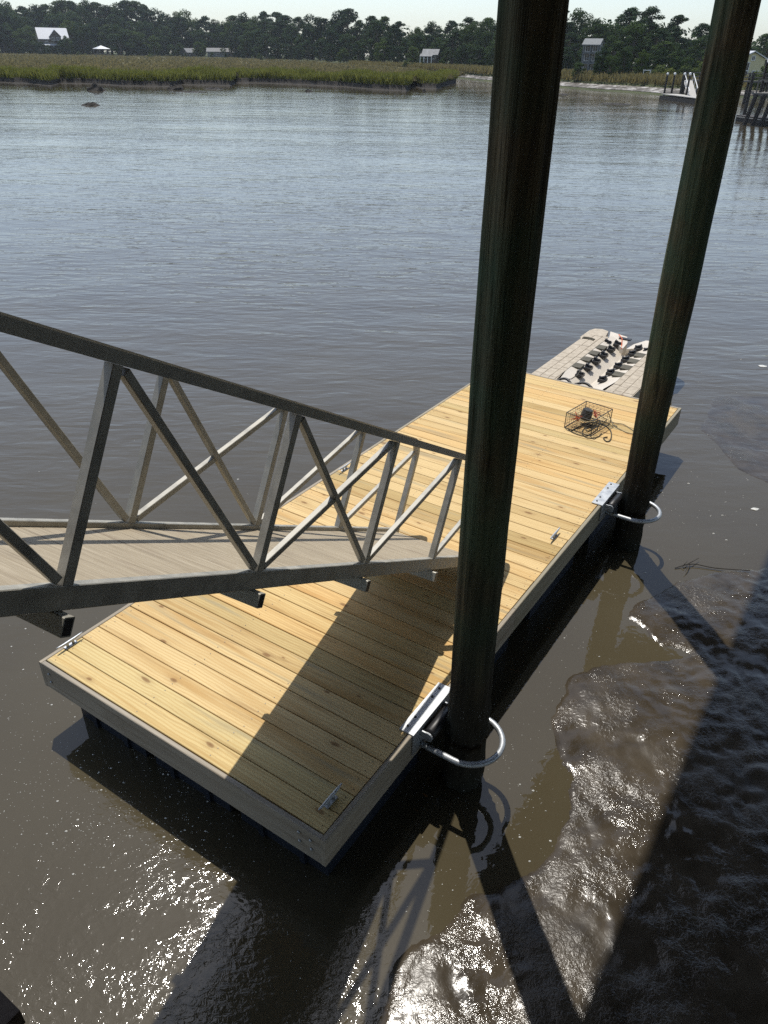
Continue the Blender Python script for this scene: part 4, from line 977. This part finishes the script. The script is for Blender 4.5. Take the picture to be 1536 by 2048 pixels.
# stamped stones standing a little proud of the side decks
for sgn in (0, 1):
    for (o0, o1) in ((0.012, .155), (.165, .30), (.31, .415)):
        uu = PU0 + .01
        while uu < 11.45:
            ln = random.uniform(.2, .36); ln = min(ln, 11.5 - uu); va, vb = PV0 + o0, PV0 + o1
            if sgn: va, vb = 2 * PC - va, 2 * PC - vb
            MB().box(D(uu + ln / 2, (va + vb) / 2, PZ + random.uniform(-.001, .003)), ln - .010, abs(vb - va), .014, AXU, .003).build('stone', M_STONE, port)
            uu += ln
for k in range(2):
    pts = [D(11.12 + .06 * k + .03 * math.sin(j / 8 * math.pi), PV0 + .03 + .22 * j / 8, PZ + .014) for j in range(9)]
    MB().tube(pts, .014, 6).build('grip_slot', M_PAD, port)
MB().box(D(11.62, PC - .16, PZ - .008), .09, .22, .024, AXU).build('grip_slot', M_RUBBER, port)
# black tie loops at the dock end and cord
for o0, o1 in ((-.38, -.12), (-.08, .24)):
    MB().tube([D(PU0 + .12 + .06 * math.sin(j / 8 * math.pi), PC + o0 + (o1 - o0) * j / 8, PZ + .01 + .05 * math.sin(j / 8 * math.pi)) for j in range(9)], .022, 7).build('tie_loop', M_RUBBER, port, True)
mb = MB(); mb.tube([D(9.38, PC - .19, PZ + .06), D(9.2, PC - .17, PZ + .03), D(9.0, PC - .2, PZ + .02), D(8.86, PC - .24, PZ + .05)], .008, 6)
single('bow_line', mb, M_ROPE, 'thin black cord hanging from the first cradle roller to the dock end', 'cord')
mb = MB(); mb.tube([D(11.75, PC - .33, PZ + .01), D(11.55, PC - .20, PZ + .01), D(11.30, PC - .12, PZ + .0), D(11.12, PC - .06, PZ - .04)], .009, 6)
single('orange_line', mb, M_ORANGE, 'orange cord lying across the tip of the jet ski cradle', 'cord')

# ------------------------------------------------------------------ crab trap and its line
tc0 = (6.97, 1.86); TA = Vector((.545, .08)); TBv = Vector((-.06, .40)); THt = .22
def T(i, j, k): return D(tc0[0] + TA.x * i + TBv.x * j, tc0[1] + TA.y * i + TBv.y * j, DECK_Z + .006 + THt * k)
trap = thing('crab_trap', 'dark wire crab trap with orange cord lying on the dock boards', 'crab trap', T(.5, .5, 0))
def wire_panel(fn, n1, n2, name):
    q = MB(); r = .0011
    for i in range(n1 + 1): q.bar(fn(i / n1, 0), fn(i / n1, 1), r * 2, r * 2)
    for j in range(n2 + 1): q.bar(fn(0, j / n2), fn(1, j / n2), r * 2, r * 2)
    return q.build(name, M_WIRE, trap)
wire_panel(lambda a_, b_: T(a_, b_, 0), 9, 7, 'wire_panel'); wire_panel(lambda a_, b_: T(a_, b_, 1), 9, 7, 'wire_panel')
wire_panel(lambda a_, b_: T(a_, 0, b_), 9, 5, 'wire_panel'); wire_panel(lambda a_, b_: T(a_, 1, b_), 9, 5, 'wire_panel')
wire_panel(lambda a_, b_: T(0, a_, b_), 7, 5, 'wire_panel'); wire_panel(lambda a_, b_: T(1, a_, b_), 7, 5, 'wire_panel')
wire_panel(lambda a_, b_: T(a_, b_, .5 + .12 * math.sin(a_ * 6)), 5, 3, 'inner_baffle')
q = MB()
for (a0, a1, b0, b1, c0, c1) in [(i, i + 1, j, j + 1, 0, 0) for i in (0,) for j in (0,)]: pass
for k in (0, 1):
    for (p, r2) in (((0, 0), (1, 0)), ((1, 0), (1, 1)), ((1, 1), (0, 1)), ((0, 1), (0, 0))): q.bar(T(p[0], p[1], k), T(r2[0], r2[1], k), .009, .009)
for p in ((0, 0), (1, 0), (1, 1), (0, 1)): q.bar(T(p[0], p[1], 0), T(p[0], p[1], 1), .009, .009, Vector((1, 0, 0)))
q.build('frame', M_WIRE, trap)
def scribble(a0, b0, c0, ra, rb, rc, n, r, m_, name):
    q = MB(); pts = []
    for i in range(n): pts.append(T(a0 + random.uniform(-ra, ra), b0 + random.uniform(-rb, rb), c0 + random.uniform(-rc, rc)))
    q.tube(pts, r, 5); return q.build(name, m_, trap)
scribble(.30, .20, .55, .10, .16, .25, 18, .006, M_ORANGE, 'orange_cord')
scribble(.70, .62, .62, .10, .18, .25, 18, .006, M_ORANGE, 'orange_cord')
q = MB(); q.tube([T(.56, .34, .30), T(.58, .36, .62), T(.60, .38, .95)], [.075, .08, .07], 9); bb = q.build('bait_box', M_WIRE, trap)
def rope_curve(ctrl, sub=8):
    out = []; n = len(ctrl)
    for i in range(n - 1):
        p0 = ctrl[max(i - 1, 0)]; p1 = ctrl[i]; p2 = ctrl[i + 1]; p3 = ctrl[min(i + 2, n - 1)]
        for k in range(sub):
            t_ = k / sub
            out.append(0.5 * ((2 * p1) + (p2 - p0) * t_ + (2 * p0 - 5 * p1 + 4 * p2 - p3) * t_ ** 2 + (3 * p1 - p0 - 3 * p2 + p3) * t_ ** 3))
    out.append(ctrl[-1]); return out
t4 = lambda x_, y_, z=DECK_Z + .01: px(1000 + x_ * 300 / 1536, 700 + y_ * 300 / 1536, z)
mb = MB(); mb.tube(rope_curve([t4(1100, 620, .85), t4(1140, 720, .74), t4(1160, 770), t4(1200, 780), t4(1150, 760), t4(1210, 800), t4(1290, 840), t4(1380, 865), t4(1450, 880)]), .0055, 5)
mb.tube(rope_curve([t4(1010, 660, .9), t4(1090, 710), t4(1170, 745), t4(1260, 760), t4(1330, 800), t4(1400, 850)]), .0055, 5)
single('trap_line', mb, M_ROPE_PALE, 'thin line running from the crab trap across the boards to the pile', 'rope')
mb = MB(); mb.tube(rope_curve([t4(720, 830), t4(800, 790), t4(860, 760), t4(940, 740), t4(1050, 760), t4(1110, 800), t4(1140, 850), t4(1130, 920), t4(1090, 935), t4(1060, 900), t4(1100, 890)]), .008, 6)
mb.tube(rope_curve([t4(700, 815), t4(760, 850), t4(860, 880), t4(940, 850), t4(1000, 800), t4(960, 770), t4(880, 790), t4(840, 850), t4(900, 900), t4(1000, 890), t4(1040, 850)]), .006, 5)
mb.tube(rope_curve([t4(880, 800), t4(940, 760), t4(1010, 720), t4(1020, 760), t4(960, 800), t4(900, 830), t4(880, 800), t4(930, 790), t4(990, 760)]), .007, 5)
single('coiled_rope', mb, M_ROPE, 'loose dark rope coiled against the near side of the crab trap', 'rope')

# ------------------------------------------------------------------ covered pier the photograph was taken from
PDZ = 3.75; EU = -2.46; LU, LV = -2.157, 4.15
pier = thing('covered_pier', 'brown timber pier landing whose board corner shows beside the gangway head', 'pier', D(-5, 5, 0))
bw = .14
u_ = EU - .07
while u_ > -8.0:
    MB().box(D(u_, 5.2, PDZ - .02), bw - .006, 12.4, .04, AXU).build('deck_board', M_PIERWOOD, pier); u_ -= bw
MB().box(D((EU + LU) / 2 - .003, (1.0 + LV) / 2, PDZ - .02), LU - EU - .012, LV - 1.0, .04, AXU).build('deck_board', M_PIERWOOD, pier)
MB().box(D((EU + LU) / 2 - .01, (1.0 + LV) / 2, PDZ - .17), LU - EU - .05, LV - 1.04, .24, AXU).build('landing_beam', M_PIERWOOD, pier)
for v_ in (-.5, 2.4, 5.2, 8.0, 10.9): MB().box(D(-5.3, v_, PDZ - .17), 5.3, .09, .24, AXU).build('joist', M_PIERWOOD, pier)
for u2 in (-3.2, -7.4):
    for v_ in (.6, 5.4, 10.2): MB().tube([D(u2, v_, -1), D(u2, v_, 8.9)], .15, 12).build('post', M_PILE, pier, True)
for u2 in (2.0, 9.0):
    MB().tube([D(u2, 10.2, -1), D(u2, 10.2, 8.9)], .15, 12).build('post', M_PILE, pier, True)
for k in range(60): MB().box(D(-9.0, -.9 + .25 * (k + .5), 6.3), .04, .244, 5.2, AXU).build('added_shade_board', M_PIERWOOD, pier)  # two unseen plank walls, added to block low sky behind the camera
for k in range(44): MB().box(D(-9.0 + .25 * (k + .5), 14.2, 6.0), .244, .04, 5.6, AXU).build('added_shade_board', M_PIERWOOD, pier)
RZ, RV0 = 9.15, 1.66
for v_ in (PILE1[1], 10.2): MB().box(D(2.0, v_, 9.08 - 0.0), 21, .12, .26, AXU).build('roof_beam', M_PIERWOOD, pier)
q = MB(); vr = 6.4
for (va, za, vb, zb) in ((RV0, RZ, vr, RZ + 1.3), (vr, RZ + 1.3, 20.0, RZ - .9)):
    p = [D(-18, va, za), D(16, va, za), D(16, vb, zb), D(-18, vb, zb)]; q.add(p + [x_ + ZZ * .08 for x_ in p], [(3, 2, 1, 0), (4, 5, 6, 7), (0, 1, 5, 4), (1, 2, 6, 5), (2, 3, 7, 6), (3, 0, 4, 7)])
q.build('roof', M_PIERWOOD, pier)  # eave follows its cast shadow edge; outer reach widened to block more skylight

# ------------------------------------------------------------------ small things on the mud and water
fo = MB()
def speck(x_, y_, r, z=.0012):
    p = px(x_, y_, 0.0); n = 5; a0 = random.uniform(0, 6.28)
    fo.add([p + Vector((r * math.cos(a0 + 6.283 * k / n), r * math.sin(a0 + 6.283 * k / n) * random.uniform(.5, 1), z)) for k in range(n)] + [p + ZZ * (z + r * .6)], [(k, (k + 1) % n, n) for k in range(n)])
for cx_, cy_, sx_, sy_, cnt in ((250, 1560, 130, 110, 520), (330, 1660, 120, 60, 260), (100, 1450, 120, 120, 160), (60, 1560, 90, 110, 160), (200, 1250, 200, 60, 60), (1180, 1350, 80, 150, 160), (1060, 1600, 60, 110, 120), (880, 1750, 50, 80, 70),
                               (1400, 1000, 90, 60, 70), (1250, 1050, 60, 60, 30), (480, 900, 300, 160, 60), (600, 1900, 70, 90, 26), (1380, 780, 90, 40, 30)):
    for _ in range(cnt):
        x_, y_ = random.gauss(cx_, sx_), random.gauss(cy_, sy_); rr = random.uniform(.0018, .0045) * (1 + (random.random() < .06) * 1.6) * (1 if y_ > 1200 else 1.7)
        speck(x_, y_, rr)
M_FOAM = plain('foam', (0.62, 0.62, 0.58), .4, 0, .1)
o = fo.build('foam_bubbles', M_FOAM, kind='stuff'); o['label'] = 'scattered tiny foam bubbles floating on the brown water'; o['category'] = 'foam'
def twig(ctrl, r, label, name='twig', m_=M_DARKWOOD):
    mb = MB(); mb.tube(rope_curve([px(a_, b_, z_) for a_, b_, z_ in ctrl], 5), r, 5)
    return mb
mb = twig([(1350, 1136, .01), (1385, 1128, .03), (1430, 1136, .02), (1500, 1141, .04)], .006, '')
for (x0, y0, x1, y1) in ((1372, 1130, 1398, 1116), (1365, 1133, 1375, 1122), (1380, 1130, 1370, 1143)): mb.tube([px(x0, y0, .02), px((x0 + x1) / 2, (y0 + y1) / 2, .05), px(x1, y1, .04)], [.006, .005, .003], 5)
single('twig', mb, M_DARKWOOD, 'thin bare twig stranded at the water edge beyond the pile shadow', 'twig')
for (x_, y_, r, lab) in ((1510, 1018, .06, 'white foam patch drifting on the water near the mud'), (1524, 732, .10, 'white foam patch beside the smooth wet mud bar')):
    p = px(x_, y_, .004); mb = MB(); n = 11; ring_ = [p + Vector((r * random.uniform(.6, 1.1) * math.cos(6.283 * k / n), r * .6 * random.uniform(.6, 1.1) * math.sin(6.283 * k / n), .002)) for k in range(n)]
    mb.add(ring_ + [p + ZZ * .014], [(k, (k + 1) % n, n) for k in range(n)]); single('foam_patch', mb, M_FOAM, lab, 'foam', origin=p)

# ------------------------------------------------------------------ summer haze over the creek
hz, HN, HL, HB = mat('summer_haze')
HN.remove(HB); pv_ = HN.new('ShaderNodeVolumePrincipled'); pv_.inputs['Density'].default_value = 0.00014; pv_.inputs['Color'].default_value = (0.80, 0.88, 0.96, 1); pv_.inputs['Anisotropy'].default_value = 0.3
HL.new(pv_.outputs[0], HN['Material Output'].inputs['Volume'])
hb_ = MB(); hb_.box((0, R_ / 2 - 40, 20.0), 2 * R_ + 40, R_ + 120, 46.6); o = hb_.build('haze', hz, kind='stuff'); o['label'] = 'thin summer haze over the whole creek'; o['category'] = 'haze'
